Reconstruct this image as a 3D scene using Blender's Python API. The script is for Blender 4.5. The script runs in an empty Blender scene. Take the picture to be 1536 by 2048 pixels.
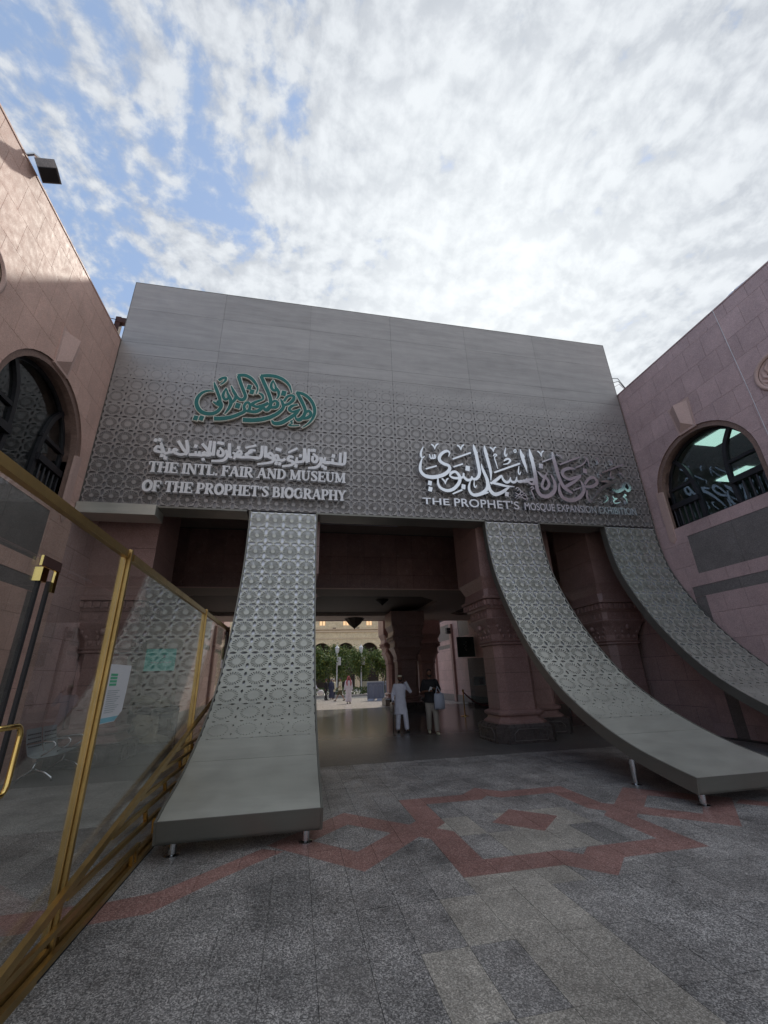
import bpy, bmesh, math, random
from mathutils import Vector, Matrix
from mathutils.geometry import delaunay_2d_cdt
random.seed(7)
sc = bpy.context.scene
COL = sc.collection
R = math.radians

# ------------------------------------------------------------------ camera
cam_d = bpy.data.cameras.new('camera'); cam = bpy.data.objects.new('camera', cam_d); COL.objects.link(cam)
cam_d.sensor_fit = 'VERTICAL'; cam_d.sensor_height = 24.0; cam_d.lens = 832.9/2048*24.0
cam_d.clip_start = 0.05; cam_d.clip_end = 3000
rt = Vector((0.98109666, -0.19135781, -0.02883633)); up = Vector((-0.04434584, -0.36735953, 0.92902122)); fw = Vector((0.18836876, 0.91018084, 0.36890113))
M4 = Matrix((rt, up, -fw)).transposed().to_4x4(); M4.translation = Vector((0, 0, 1.6))
cam.matrix_world = M4
sc.camera = cam

# ------------------------------------------------------------------ light
SUNV = Vector((0.60, 1.0, 1.16)).normalized()
sun_d = bpy.data.lights.new('sun', 'SUN'); sun_d.energy = 1.35; sun_d.angle = R(2.5); sun_d.color = (1.0, 0.93, 0.82)
sun = bpy.data.objects.new('sun', sun_d); COL.objects.link(sun)
sun.rotation_euler = SUNV.to_track_quat('Z', 'Y').to_euler(); sun.location = (20, 40, 60)

sc.view_settings.view_transform = 'Standard'; sc.view_settings.look = 'None'
sc.view_settings.gamma = 1.0; sc.view_settings.exposure = 0.86
sc.view_settings.use_curve_mapping = False
sc.cycles.max_bounces = 8; sc.cycles.transparent_max_bounces = 12; sc.cycles.glossy_bounces = 4
sc.cycles.diffuse_bounces = 4; sc.cycles.caustics_reflective = False; sc.cycles.caustics_refractive = False

class NT:
    def __init__(s, tree): s.t = tree; s.n = tree.nodes; s.l = tree.links
    def new(s, typ, **kw):
        n = s.n.new(typ)
        for k, v in kw.items(): setattr(n, k, v)
        return n
    def put(s, inp, v):
        if isinstance(v, bpy.types.NodeSocket): s.l.new(v, inp)
        elif v is not None: inp.default_value = v
    def math(s, op, a, b=None, c=None, clamp=False):
        n = s.new('ShaderNodeMath', operation=op); n.use_clamp = clamp
        s.put(n.inputs[0], a)
        if b is not None: s.put(n.inputs[1], b)
        if c is not None: s.put(n.inputs[2], c)
        return n.outputs[0]
    def mix(s, f, a, b, blend='MIX'):
        n = s.new('ShaderNodeMix', data_type='RGBA', blend_type=blend)
        s.put(n.inputs[0], f); s.put(n.inputs[6], c4(a)); s.put(n.inputs[7], c4(b)); return n.outputs[2]
    def noise(s, vec, scale, detail=3.0, rough=0.55, dist=0.0):
        n = s.new('ShaderNodeTexNoise'); s.put(n.inputs['Vector'], vec)
        n.inputs['Scale'].default_value = scale; n.inputs['Detail'].default_value = detail
        n.inputs['Roughness'].default_value = rough; n.inputs['Distortion'].default_value = dist
        return n.outputs[0]
    def ramp(s, f, stops):
        n = s.new('ShaderNodeValToRGB'); s.put(n.inputs[0], f); e = n.color_ramp.elements
        e[0].position = stops[0][0]; e[0].color = c4(stops[0][1]); e[1].position = stops[-1][0]; e[1].color = c4(stops[-1][1])
        for p, c in stops[1:-1]:
            q = e.new(p); q.color = c4(c)
        return n.outputs[0]
    def rng(s, v, a, b, c, d, smooth=False):
        n = s.new('ShaderNodeMapRange'); n.interpolation_type = 'SMOOTHSTEP' if smooth else 'LINEAR'
        s.put(n.inputs[0], v)
        for i, x in enumerate((a, b, c, d)): s.put(n.inputs[i+1], x)
        return n.outputs[0]
def c4(c):
    if isinstance(c, (int, float)): return (c, c, c, 1)
    if isinstance(c, (tuple, list)) and len(c) == 3: return (*c, 1)
    return c

# ------------------------------------------------------------------ sky
w = bpy.data.worlds.new('World'); sc.world = w; w.use_nodes = True
T = NT(w.node_tree); T.n.clear()
sky = T.new('ShaderNodeTexSky', sky_type='NISHITA'); sky.sun_disc = False
sky.sun_elevation = math.asin(SUNV.z); sky.sun_rotation = math.atan2(SUNV.x, SUNV.y)
sky.altitude = 600; sky.air_density = 1.1; sky.dust_density = 1.2; sky.ozone_density = 2.0
tc = T.new('ShaderNodeTexCoord'); sep = T.new('ShaderNodeSeparateXYZ'); T.l.new(tc.outputs['Generated'], sep.inputs[0])
X_, Y_, Z_ = sep.outputs
zc = T.math('ADD', T.math('MAXIMUM', Z_, 0.0), 0.30)
u_ = T.math('DIVIDE', X_, zc); v_ = T.math('DIVIDE', Y_, zc)
comb = T.new('ShaderNodeCombineXYZ'); T.put(comb.inputs[0], u_); T.put(comb.inputs[1], v_); P_ = comb.outputs[0]
wn_ = T.new('ShaderNodeTexNoise'); T.put(wn_.inputs['Vector'], P_); wn_.inputs['Scale'].default_value = 2.2; wn_.inputs['Detail'].default_value = 5
def vadd(a, b, k=1.0):
    s_ = T.new('ShaderNodeVectorMath', operation='SCALE'); T.put(s_.inputs[0], b); s_.inputs[3].default_value = k
    n_ = T.new('ShaderNodeVectorMath', operation='ADD'); T.put(n_.inputs[0], a); T.put(n_.inputs[1], s_.outputs[0]); return n_.outputs[0]
PW_ = vadd(P_, wn_.outputs['Color'], 0.12)
big = T.noise(P_, 1.0, 4, 0.5, 0.3)
def billow(vec):      # cotton like lumps at two sizes
    a = T.noise(vec, 9.5, 3, 0.55); c = T.noise(vec, 24.0, 8, 0.60)
    return T.math('ADD', T.math('MULTIPLY', a, 0.5), T.math('MULTIPLY', c, 0.5))
n0 = billow(PW_)
off = T.new('ShaderNodeCombineXYZ'); off.inputs[0].default_value = 0.014; off.inputs[1].default_value = 0.020
n1 = billow(vadd(PW_, off.outputs[0], 1.0))
relief = T.math('SUBTRACT', n0, n1)
side = T.rng(X_, -0.75, 0.40, -0.34, 0.15, True)
dens = T.math('ADD', T.math('MULTIPLY', big, 0.45), T.math('MULTIPLY', n0, 1.75))
dens = T.math('ADD', dens, side)
dens = T.math('ADD', dens, T.rng(Z_, 0.05, 0.60, 0.18, 0.0, True))
cover = T.rng(dens, 0.76, 1.04, 0.0, 1.0, True)
thick = T.rng(dens, 0.95, 1.45, 0.0, 1.0, True)
lit = T.rng(relief, -0.085, 0.085, 0.0, 1.0)
ccol = T.mix(T.math('ADD', T.math('MULTIPLY', lit, 0.55), T.math('MULTIPLY', T.rng(n0, 0.36, 0.64, 0, 1), 0.45)), (0.21, 0.228, 0.265), (0.425, 0.445, 0.47))
ccol = T.mix(T.math('MULTIPLY', thick, 0.15), ccol, (0.30, 0.31, 0.345))
sd = T.new('ShaderNodeVectorMath', operation='DOT_PRODUCT'); T.put(sd.inputs[0], tc.outputs['Generated']); sd.inputs[1].default_value = SUNV
glow = T.math('POWER', T.math('MAXIMUM', sd.outputs['Value'], 0.0), 7.0)
ccol = T.mix(T.math('MULTIPLY', glow, 0.42), ccol, (0.80, 0.83, 0.82))
bg1 = T.new('ShaderNodeBackground'); T.put(bg1.inputs[0], T.mix(0.5, sky.outputs[0], (3.2, 4.3, 6.2))); bg1.inputs[1].default_value = 0.082
bg2 = T.new('ShaderNodeBackground'); T.put(bg2.inputs[0], ccol); bg2.inputs[1].default_value = 1.0
ms = T.new('ShaderNodeMixShader'); T.put(ms.inputs[0], T.math('MULTIPLY', cover, 0.97)); T.l.new(bg1.outputs[0], ms.inputs[1]); T.l.new(bg2.outputs[0], ms.inputs[2])
wo = T.new('ShaderNodeOutputWorld'); T.l.new(ms.outputs[0], wo.inputs[0])

# ------------------------------------------------------------------ materials
def base_mat(name):
    m = bpy.data.materials.new(name); m.use_nodes = True
    t = NT(m.node_tree); b = t.n['Principled BSDF']
    return m, t, b
def plain(name, col, rough=0.5, metal=0.0, var=0.12, scale=3.0, bump=0.0, bscale=40.0, spec=0.5, rvar=0.0, rnd=0.0, emit=None, coat=0.0):
    m, t, b = base_mat(name)
    g = t.new('ShaderNodeNewGeometry').outputs['Position']
    n = t.noise(g, scale, 5, 0.6)
    f = t.rng(n, 0.3, 0.7, 1-var, 1+var)
    c = t.mix(1.0, col, f, 'MULTIPLY')
    if rnd:
        oi = t.new('ShaderNodeObjectInfo'); c = t.mix(1.0, c, t.rng(oi.outputs['Random'], 0, 1, 1-rnd, 1+rnd), 'MULTIPLY')
    t.put(b.inputs['Base Color'], c)
    if rvar: t.put(b.inputs['Roughness'], t.rng(t.noise(g, scale*2.3, 5, 0.65), 0.3, 0.7, rough-rvar, rough+rvar))
    else: b.inputs['Roughness'].default_value = rough
    b.inputs['Metallic'].default_value = metal; b.inputs['Specular IOR Level'].default_value = spec
    if coat: b.inputs['Coat Weight'].default_value = coat; b.inputs['Coat Roughness'].default_value = 0.1
    if bump:
        bp = t.new('ShaderNodeBump'); bp.inputs['Strength'].default_value = bump; bp.inputs['Distance'].default_value = 0.01
        t.put(bp.inputs['Height'], t.noise(g, bscale, 3, 0.6)); t.put(b.inputs['Normal'], bp.outputs[0])
    if emit: b.inputs['Emission Color'].default_value = c4(emit[0]); b.inputs['Emission Strength'].default_value = emit[1]
    return m
def granite(name, base, dark, light, fleck=95.0, rough=0.45, spec=0.5, rnd=0.08, stain=0.25, lightamt=0.36, bump=0.15, joints=None, rvar=0.08):
    m, t, b = base_mat(name)
    g = t.new('ShaderNodeNewGeometry').outputs['Position']
    wv = t.new('ShaderNodeVectorMath', operation='ADD'); nn = t.new('ShaderNodeTexNoise'); t.put(nn.inputs['Vector'], g); nn.inputs['Scale'].default_value = fleck*0.8
    s2 = t.new('ShaderNodeVectorMath', operation='SCALE'); t.put(s2.inputs[0], nn.outputs['Color']); s2.inputs[3].default_value = 1.0/fleck
    t.put(wv.inputs[0], g); t.put(wv.inputs[1], s2.outputs[0])
    vo = t.new('ShaderNodeTexVoronoi'); t.put(vo.inputs['Vector'], wv.outputs[0]); vo.inputs['Scale'].default_value = fleck
    sp = t.new('ShaderNodeSeparateColor'); t.l.new(vo.outputs['Color'], sp.inputs[0])
    c = t.mix(t.rng(sp.outputs[0], 0.35, 0.75, 0, 1), base, dark)
    c = t.mix(t.math('GREATER_THAN', sp.outputs[1], 1-lightamt*0.5), c, light)
    c = t.mix(t.math('MULTIPLY', t.math('GREATER_THAN', sp.outputs[2], 0.8), 0.45), c, light)
    st = t.noise(g, 1.3, 6, 0.65, 0.4)
    c = t.mix(1.0, c, t.rng(st, 0.3, 0.7, 1-stain, 1+stain), 'MULTIPLY')
    st2 = t.noise(g, 7.0, 4, 0.7, 0.2)
    c = t.mix(1.0, c, t.rng(st2, 0.3, 0.7, 1-stain*0.4, 1+stain*0.4), 'MULTIPLY')
    if rnd:
        oi = t.new('ShaderNodeObjectInfo'); c = t.mix(1.0, c, t.rng(oi.outputs['Random'], 0, 1, 1-rnd, 1+rnd), 'MULTIPLY')
    if joints:   # stone coursing where the pieces are too far away to be told apart
        ax, bw, bh = joints
        s3 = t.new('ShaderNodeSeparateXYZ'); t.put(s3.inputs[0], g); cb = t.new('ShaderNodeCombineXYZ')
        t.put(cb.inputs[0], s3.outputs[ax]); t.put(cb.inputs[1], s3.outputs[2 if ax != 3 else 1])
        br = t.new('ShaderNodeTexBrick'); t.put(br.inputs['Vector'], cb.outputs[0]); br.inputs['Scale'].default_value = 1.0
        br.inputs['Brick Width'].default_value = bw; br.inputs['Row Height'].default_value = bh; br.inputs['Mortar Size'].default_value = 0.006
        br.inputs['Color1'].default_value = c4(0.93); br.inputs['Color2'].default_value = c4(1.07); br.inputs['Mortar'].default_value = c4(0.45)
        c = t.mix(1.0, c, br.outputs[0], 'MULTIPLY')
    t.put(b.inputs['Base Color'], c)
    t.put(b.inputs['Roughness'], t.rng(st2, 0.3, 0.7, rough-rvar, rough+rvar)); b.inputs['Specular IOR Level'].default_value = spec
    bp = t.new('ShaderNodeBump'); bp.inputs['Strength'].default_value = bump; bp.inputs['Distance'].default_value = 0.004
    t.put(bp.inputs['Height'], sp.outputs[0]); t.put(b.inputs['Normal'], bp.outputs[0])
    return m
def metal_sheet(name, col, rough, metal=0.75, streak=0.12, tint=None):
    m, t, b = base_mat(name)
    g = t.new('ShaderNodeNewGeometry').outputs['Position']
    mp = t.new('ShaderNodeMapping'); t.put(mp.inputs[0], g); mp.inputs['Scale'].default_value = (0.35, 0.35, 3.5)
    a = t.noise(mp.outputs[0], 1.6, 7, 0.7, 0.6); bb = t.noise(g, 2.2, 5, 0.65); fine = t.noise(g, 160, 2, 0.5)
    f = t.math('ADD', t.math('MULTIPLY', a, 0.6), t.math('ADD', t.math('MULTIPLY', bb, 0.3), t.math('MULTIPLY', fine, 0.1)))
    c = t.mix(1.0, col, t.rng(f, 0.35, 0.65, 1-streak, 1+streak), 'MULTIPLY')
    if tint: c = t.mix(t.rng(t.noise(g, 0.9, 4, 0.6), 0.45, 0.7, 0, 0.6), c, tint)
    oi = t.new('ShaderNodeObjectInfo'); c = t.mix(1.0, c, t.rng(oi.outputs['Random'], 0, 1, 0.95, 1.05), 'MULTIPLY')
    t.put(b.inputs['Base Color'], c); b.inputs['Metallic'].default_value = metal
    t.put(b.inputs['Roughness'], t.rng(bb, 0.3, 0.7, rough-0.06, rough+0.06))
    bp = t.new('ShaderNodeBump'); bp.inputs['Strength'].default_value = 0.12; bp.inputs['Distance'].default_value = 0.02
    t.put(bp.inputs['Height'], t.noise(g, 1.2, 2, 0.5)); t.put(b.inputs['Normal'], bp.outputs[0])
    return m
def glass_mat(name, tint=(0.9, 0.95, 0.93), ior=1.5, rough=0.0, dust=0.0):
    m = bpy.data.materials.new(name); m.use_nodes = True; t = NT(m.node_tree); t.n.clear()
    fr = t.new('ShaderNodeFresnel'); bf = t.new('ShaderNodeNewGeometry').outputs['Backfacing']
    t.put(fr.inputs[0], t.rng(bf, 0, 1, ior, 1/ior))   # both faces of the pane reflect alike
    tr = t.new('ShaderNodeBsdfTransparent'); tr.inputs[0].default_value = c4(tint)
    gl = t.new('ShaderNodeBsdfGlossy'); gl.inputs['Roughness'].default_value = rough; gl.inputs[0].default_value = (1, 1, 1, 1)
    mx = t.new('ShaderNodeMixShader'); t.put(mx.inputs[0], fr.outputs[0]); t.l.new(tr.outputs[0], mx.inputs[1]); t.l.new(gl.outputs[0], mx.inputs[2])
    last = mx.outputs[0]
    if dust:
        df = t.new('ShaderNodeBsdfDiffuse'); df.inputs[0].default_value = (0.5, 0.52, 0.5, 1)
        g = t.new('ShaderNodeNewGeometry').outputs['Position']
        m2 = t.new('ShaderNodeMixShader'); t.put(m2.inputs[0], t.rng(t.noise(g, 2.5, 6, 0.7, 0.8), 0.35, 0.8, dust*0.3, dust*2)); t.l.new(last, m2.inputs[1]); t.l.new(df.outputs[0], m2.inputs[2]); last = m2.outputs[0]
    o = t.new('ShaderNodeOutputMaterial'); t.l.new(last, o.inputs[0])
    return m

MT = {}
MT['tile_dark'] = granite('tile_dark', (0.225, 0.22, 0.214), (0.10, 0.098, 0.096), (0.47, 0.46, 0.44), 140, 0.46, 0.45, 0.10, 0.42, 0.44)
MT['tile_mid'] = granite('tile_mid', (0.265, 0.257, 0.247), (0.135, 0.132, 0.128), (0.50, 0.485, 0.46), 140, 0.46, 0.45, 0.10, 0.42, 0.44)
MT['tile_light'] = granite('tile_light', (0.37, 0.348, 0.305), (0.23, 0.217, 0.19), (0.58, 0.55, 0.49), 140, 0.48, 0.4, 0.06, 0.32, 0.4)
MT['tile_red'] = granite('tile_red', (0.30, 0.165, 0.145), (0.20, 0.11, 0.095), (0.44, 0.29, 0.26), 130, 0.48, 0.4, 0.10, 0.22, 0.35)
MT['joint'] = plain('joint', (0.10, 0.096, 0.09), 0.9)
MT['passage_floor'] = granite('passage_floor', (0.29, 0.28, 0.272), (0.18, 0.175, 0.17), (0.48, 0.465, 0.44), 130, 0.24, 0.42, 0.05, 0.16, 0.3, 0.02, (0, 0.62, 0.62), 0.05)
MT['ground'] = plain('ground', (0.60, 0.57, 0.53), 0.8, var=0.1, scale=0.2)
MT['paving'] = granite('paving', (0.42, 0.37, 0.33), (0.33, 0.29, 0.26), (0.5, 0.46, 0.42), 20, 0.3, 0.5, 0.0, 0.12, 0.3, 0.02)
MT['asphalt'] = plain('asphalt', (0.09, 0.092, 0.096), 0.8, var=0.15, scale=1.0)
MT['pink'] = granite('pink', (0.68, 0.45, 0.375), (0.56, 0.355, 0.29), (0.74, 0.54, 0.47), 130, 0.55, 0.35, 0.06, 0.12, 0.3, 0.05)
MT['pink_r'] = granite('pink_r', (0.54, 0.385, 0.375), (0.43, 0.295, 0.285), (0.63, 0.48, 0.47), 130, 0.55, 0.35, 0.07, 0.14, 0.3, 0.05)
MT['pink_far'] = granite('pink_far', (0.56, 0.39, 0.36), (0.46, 0.31, 0.285), (0.59, 0.45, 0.43), 60, 0.5, 0.35, 0.0, 0.12, 0.3, 0.02, (1, 0.9, 0.645))
MT['pink_pale'] = granite('pink_pale', (0.60, 0.42, 0.37), (0.52, 0.36, 0.31), (0.66, 0.49, 0.44), 150, 0.6, 0.3, 0.04, 0.08, 0.3, 0.03)
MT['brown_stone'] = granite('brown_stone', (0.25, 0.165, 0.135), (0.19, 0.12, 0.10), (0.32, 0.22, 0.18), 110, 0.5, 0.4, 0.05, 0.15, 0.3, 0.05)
MT['grey_granite'] = granite('grey_granite', (0.21, 0.19, 0.18), (0.145, 0.13, 0.125), (0.28, 0.255, 0.24), 120, 0.42, 0.45, 0.05, 0.15, 0.3, 0.03)
MT['column'] = granite('column', (0.34, 0.215, 0.195), (0.26, 0.155, 0.14), (0.44, 0.30, 0.275), 120, 0.36, 0.5, 0.06, 0.15, 0.3, 0.04)
MT['column_beam'] = granite('column_beam', (0.27, 0.165, 0.15), (0.20, 0.12, 0.11), (0.34, 0.22, 0.20), 100, 0.22, 0.55, 0.10, 0.15, 0.3, 0.02)
MT['ceiling'] = plain('ceiling', (0.38, 0.33, 0.30), 0.7, var=0.06)
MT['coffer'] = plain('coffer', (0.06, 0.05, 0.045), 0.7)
MT['black_granite'] = granite('black_granite', (0.075, 0.065, 0.062), (0.045, 0.04, 0.04), (0.13, 0.11, 0.105), 110, 0.3, 0.5, 0.03, 0.15, 0.3, 0.03)
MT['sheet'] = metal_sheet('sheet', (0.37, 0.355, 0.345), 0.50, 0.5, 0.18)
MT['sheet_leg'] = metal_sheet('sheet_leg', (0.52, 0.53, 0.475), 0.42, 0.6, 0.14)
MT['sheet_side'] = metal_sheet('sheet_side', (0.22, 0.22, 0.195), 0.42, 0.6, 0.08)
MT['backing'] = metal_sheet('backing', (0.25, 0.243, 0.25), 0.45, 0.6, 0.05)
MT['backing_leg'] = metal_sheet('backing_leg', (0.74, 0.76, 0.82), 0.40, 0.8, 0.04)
MT['steel'] = plain('steel', (0.62, 0.64, 0.66), 0.12, 1.0, 0.03)
MT['mirror_steel'] = plain('mirror_steel', (0.86, 0.89, 0.93), 0.17, 1.0, 0.02)
MT['text_steel'] = plain('text_steel', (0.80, 0.82, 0.86), 0.30, 0.75, 0.02)
MT['letter_grey'] = plain('letter_grey', (0.82, 0.84, 0.86), 0.5, 0.1, 0.04, 6)
MT['logo_green'] = plain('logo_green', (0.004, 0.15, 0.135), 0.42, 0.0, 0.08, 8)
MT['logo_cream'] = plain('logo_cream', (0.74, 0.76, 0.68), 0.5, 0.0, 0.05, 8)
MT['logo_edge'] = plain('logo_edge', (0.45, 0.42, 0.36), 0.5, 0.2, 0.1, 8)
MT['brass'] = plain('brass', (0.46, 0.31, 0.115), 0.36, 0.9, 0.12, 5.0, rvar=0.06)
MT['brass_bright'] = plain('brass_bright', (0.85, 0.62, 0.22), 0.10, 1.0, 0.08, 8.0)
MT['rubber'] = plain('rubber', (0.018, 0.018, 0.02), 0.6)
MT['frame_dark'] = plain('frame_dark', (0.022, 0.022, 0.026), 0.35, 0.2)
MT['glass'] = glass_mat('glass', (0.965, 0.985, 0.975), 1.5, 0.0, 0.018)
MT['window_glass'] = glass_mat('window_glass', (0.55, 0.62, 0.62), 1.75)
MT['room'] = plain('room', (0.34, 0.36, 0.36), 0.8, emit=None)
MT['lamp_panel'] = plain('lamp_panel', (0.8, 0.9, 0.85), 0.5, emit=((0.75, 1.0, 0.88), 1.1))
MT['white'] = plain('white', (0.75, 0.76, 0.78), 0.6, var=0.05)
MT['paper'] = plain('paper', (0.72, 0.75, 0.78), 0.4, var=0.02)
MT['black'] = plain('black', (0.012, 0.012, 0.014), 0.5)
MT['rust'] = plain('rust', (0.055, 0.022, 0.018), 0.7)
MT['teal'] = plain('teal', (0.03, 0.48, 0.42), 0.35, var=0.05, emit=((0.05, 0.62, 0.52), 0.05))  # slight glow added so the board shows in the dim interior
MT['rock'] = plain('rock', (0.36, 0.30, 0.20), 0.85, var=0.35, scale=4, bump=0.6, bscale=12)
MT['rock_dark'] = plain('rock_dark', (0.13, 0.095, 0.075), 0.9, var=0.35, scale=4, bump=0.6, bscale=12)
MT['limestone'] = granite('limestone', (0.74, 0.60, 0.40), (0.68, 0.54, 0.35), (0.78, 0.65, 0.46), 8, 0.7, 0.2, 0.0, 0.08, 0.3, 0.0, (0, 1.3, 0.6))
MT['limestone_trim'] = plain('limestone_trim', (0.66, 0.51, 0.36), 0.7, var=0.08, scale=1)
MT['window_warm'] = plain('window_warm', (0.70, 0.48, 0.28), 0.2, var=0.1, emit=((1.0, 0.62, 0.32), 0.45))
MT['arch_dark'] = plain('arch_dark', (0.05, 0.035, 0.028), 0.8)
MT['leaf'] = plain('leaf', (0.105, 0.165, 0.045), 0.6, var=0.45, scale=2.2)
MT['leaf_yellow'] = plain('leaf_yellow', (0.24, 0.26, 0.05), 0.6, var=0.3, scale=2.5)
MT['bark'] = plain('bark', (0.10, 0.08, 0.06), 0.9)
MT['barrier'] = plain('barrier', (0.15, 0.19, 0.27), 0.5, var=0.06)
MT['barrier_light'] = plain('barrier_light', (0.30, 0.35, 0.44), 0.5, var=0.06)
MT['rope'] = plain('rope', (0.09, 0.008, 0.012), 0.7)
MT['skin'] = plain('skin', (0.19, 0.095, 0.06), 0.55, var=0.06)
MT['skin_light'] = plain('skin_light', (0.30, 0.17, 0.115), 0.55, var=0.06)
MT['hair'] = plain('hair', (0.012, 0.010, 0.009), 0.7)
MT['cloth_white'] = plain('cloth_white', (0.78, 0.79, 0.90), 0.85, var=0.06, scale=9, bump=0.4, bscale=14)
MT['cloth_black'] = plain('cloth_black', (0.014, 0.014, 0.017), 0.85, var=0.1, scale=9)
MT['cloth_navy'] = plain('cloth_navy', (0.045, 0.055, 0.10), 0.85, var=0.1, scale=9)
MT['cloth_khaki'] = plain('cloth_khaki', (0.34, 0.31, 0.27), 0.85, var=0.06, scale=9)
MT['cloth_olive'] = plain('cloth_olive', (0.10, 0.085, 0.05), 0.85, var=0.08, scale=9)
MT['cloth_cream'] = plain('cloth_cream', (0.60, 0.58, 0.42), 0.85, var=0.06, scale=9)
MT['cloth_pink'] = plain('cloth_pink', (0.52, 0.13, 0.17), 0.85, var=0.3, scale=40)
MT['bag'] = plain('bag', (0.42, 0.46, 0.55), 0.7, var=0.05, scale=9)
MT['yellow'] = plain('yellow', (0.62, 0.60, 0.10), 0.5)
MT['blue'] = plain('blue', (0.10, 0.30, 0.42), 0.5)
MT['green_print'] = plain('green_print', (0.10, 0.48, 0.28), 0.5)
MT['cyan_print'] = plain('cyan_print', (0.22, 0.52, 0.62), 0.5)
MT['orange'] = plain('orange', (0.8, 0.25, 0.04), 0.5)
MT['soil_white'] = plain('soil_white', (0.55, 0.53, 0.48), 0.8)

_m = MT['passage_floor']; _t = NT(_m.node_tree); _b = _m.node_tree.nodes['Principled BSDF']   # worn smoother under cover than outside
_s = _t.new('ShaderNodeSeparateXYZ'); _t.put(_s.inputs[0], _t.new('ShaderNodeNewGeometry').outputs['Position'])
_t.put(_b.inputs['Roughness'], _t.rng(_s.outputs[1], 9.5, 15.0, 0.44, 0.20))
# ------------------------------------------------------------------ object helpers
def smooth(me, ang=None):
    me.polygons.foreach_set('use_smooth', [True]*len(me.polygons))
def wloc(p):
    v = Vector((0, 0, 0))
    while p is not None: v += p.location; p = p.parent
    return v
def link(name, me, mat=None, parent=None, loc=None):
    o = bpy.data.objects.new(name, me); COL.objects.link(o)
    if mat is not None and len(me.materials) == 0: me.materials.append(MT[mat] if isinstance(mat, str) else mat)
    if parent is not None: o.parent = parent
    if loc is not None: o.location = loc
    return o
def tag(o, label=None, cat=None, group=None, kind=None):
    if label: o['label'] = label
    if cat: o['category'] = cat
    if group: o['group'] = group
    if kind: o['kind'] = kind
    return o
def thing(name, label, cat, loc=(0, 0, 0), group=None):
    o = bpy.data.objects.new(name, None); COL.objects.link(o); o.location = loc; o.empty_display_size = 0.2
    return tag(o, label, cat, group)
class MB:
    def __init__(s): s.v = []; s.f = []
    def add(s, vs, fs):
        n = len(s.v); s.v += [tuple(p) for p in vs]; s.f += [tuple(i+n for i in f) for f in fs]; return s
    def box(s, x0, x1, y0, y1, z0, z1):
        return s.add([(x0,y0,z0),(x1,y0,z0),(x1,y1,z0),(x0,y1,z0),(x0,y0,z1),(x1,y0,z1),(x1,y1,z1),(x0,y1,z1)],
                     [(0,3,2,1),(4,5,6,7),(0,1,5,4),(1,2,6,5),(2,3,7,6),(3,0,4,7)])
    def cbox(s, c, sx, sy, sz, rz=0.0):
        cs, sn = math.cos(rz), math.sin(rz); vs = []
        for z in (-sz/2, sz/2):
            for x, y in ((-sx/2,-sy/2),(sx/2,-sy/2),(sx/2,sy/2),(-sx/2,sy/2)):
                vs.append((c[0]+x*cs-y*sn, c[1]+x*sn+y*cs, c[2]+z))
        return s.add(vs, [(0,3,2,1),(4,5,6,7),(0,1,5,4),(1,2,6,5),(2,3,7,6),(3,0,4,7)])
    def tube(s, pts, r, n=8, closed=False, cap=True):
        pts = [Vector(p) for p in pts]; rs = r if isinstance(r, (list, tuple)) else [r]*len(pts); rings = []
        m = len(pts); prev = None
        for i, p in enumerate(pts):
            if closed: d = pts[(i+1) % m]-pts[i-1]
            else: d = pts[min(i+1, m-1)]-pts[max(i-1, 0)]
            d.normalize()
            a = prev if prev is not None else (Vector((0,0,1)) if abs(d.z) < 0.9 else Vector((1,0,0)))
            x = (a - d*a.dot(d)).normalized(); prev = x; y = d.cross(x)
            rings.append([p + (x*math.cos(2*math.pi*k/n)+y*math.sin(2*math.pi*k/n))*rs[i] for k in range(n)])
        return s.rings(rings, closed, cap)
    def rings(s, rings, closed=False, cap=True):
        n = len(rings[0]); m = len(rings); vs = [p for r in rings for p in r]; fs = []
        for i in range(m if closed else m-1):
            a = i*n; b = ((i+1) % m)*n
            for k in range(n): fs.append((a+k, a+(k+1) % n, b+(k+1) % n, b+k))
        if cap and not closed:
            fs.append(tuple(range(n-1, -1, -1))); fs.append(tuple((m-1)*n+k for k in range(n)))
        return s.add(vs, fs)
    def lathe(s, c, prof, n=16, ell=1.0, cap=True, rot=0.0):
        return s.rings([[(c[0]+r*math.cos(rot+2*math.pi*k/n), c[1]+r*ell*math.sin(rot+2*math.pi*k/n), c[2]+z) for k in range(n)] for r, z in prof], cap=cap)
    def sphere(s, c, r, n=10, m=6, sx=1, sy=1, sz=1):
        return s.rings([[(c[0]+sx*r*math.sin(math.pi*(j+0.02)/(m+0.04))*math.cos(2*math.pi*k/n), c[1]+sy*r*math.sin(math.pi*(j+0.02)/(m+0.04))*math.sin(2*math.pi*k/n), c[2]-sz*r*math.cos(math.pi*(j+0.02)/(m+0.04))) for k in range(n)] for j in range(m+1)])
    def mesh(s, name, off=(0, 0, 0)):
        me = bpy.data.meshes.new(name)
        me.from_pydata([(a-off[0], b-off[1], c-off[2]) for a, b, c in s.v], [], s.f)
        me.validate(); me.update(); return me
    def build(s, name, mat, parent=None, sm=False, label=None):
        me = s.mesh(name, wloc(parent)); o = link(name, me, mat, parent)
        if sm: smooth(me)
        if label: o['label'] = label
        return o
def copy_tree(o, parent=None, loc=None):
    c = o.copy(); COL.objects.link(c); c.parent = parent
    if loc is not None: c.location = loc
    for ch in [x for x in KIDS.get(o.name, [])]: 
        copy_tree(ch, c)
    return c
KIDS = {}
def kids_index():
    KIDS.clear()
    for o in bpy.data.objects:
        if o.parent: KIDS.setdefault(o.parent.name, []).append(o)

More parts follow.
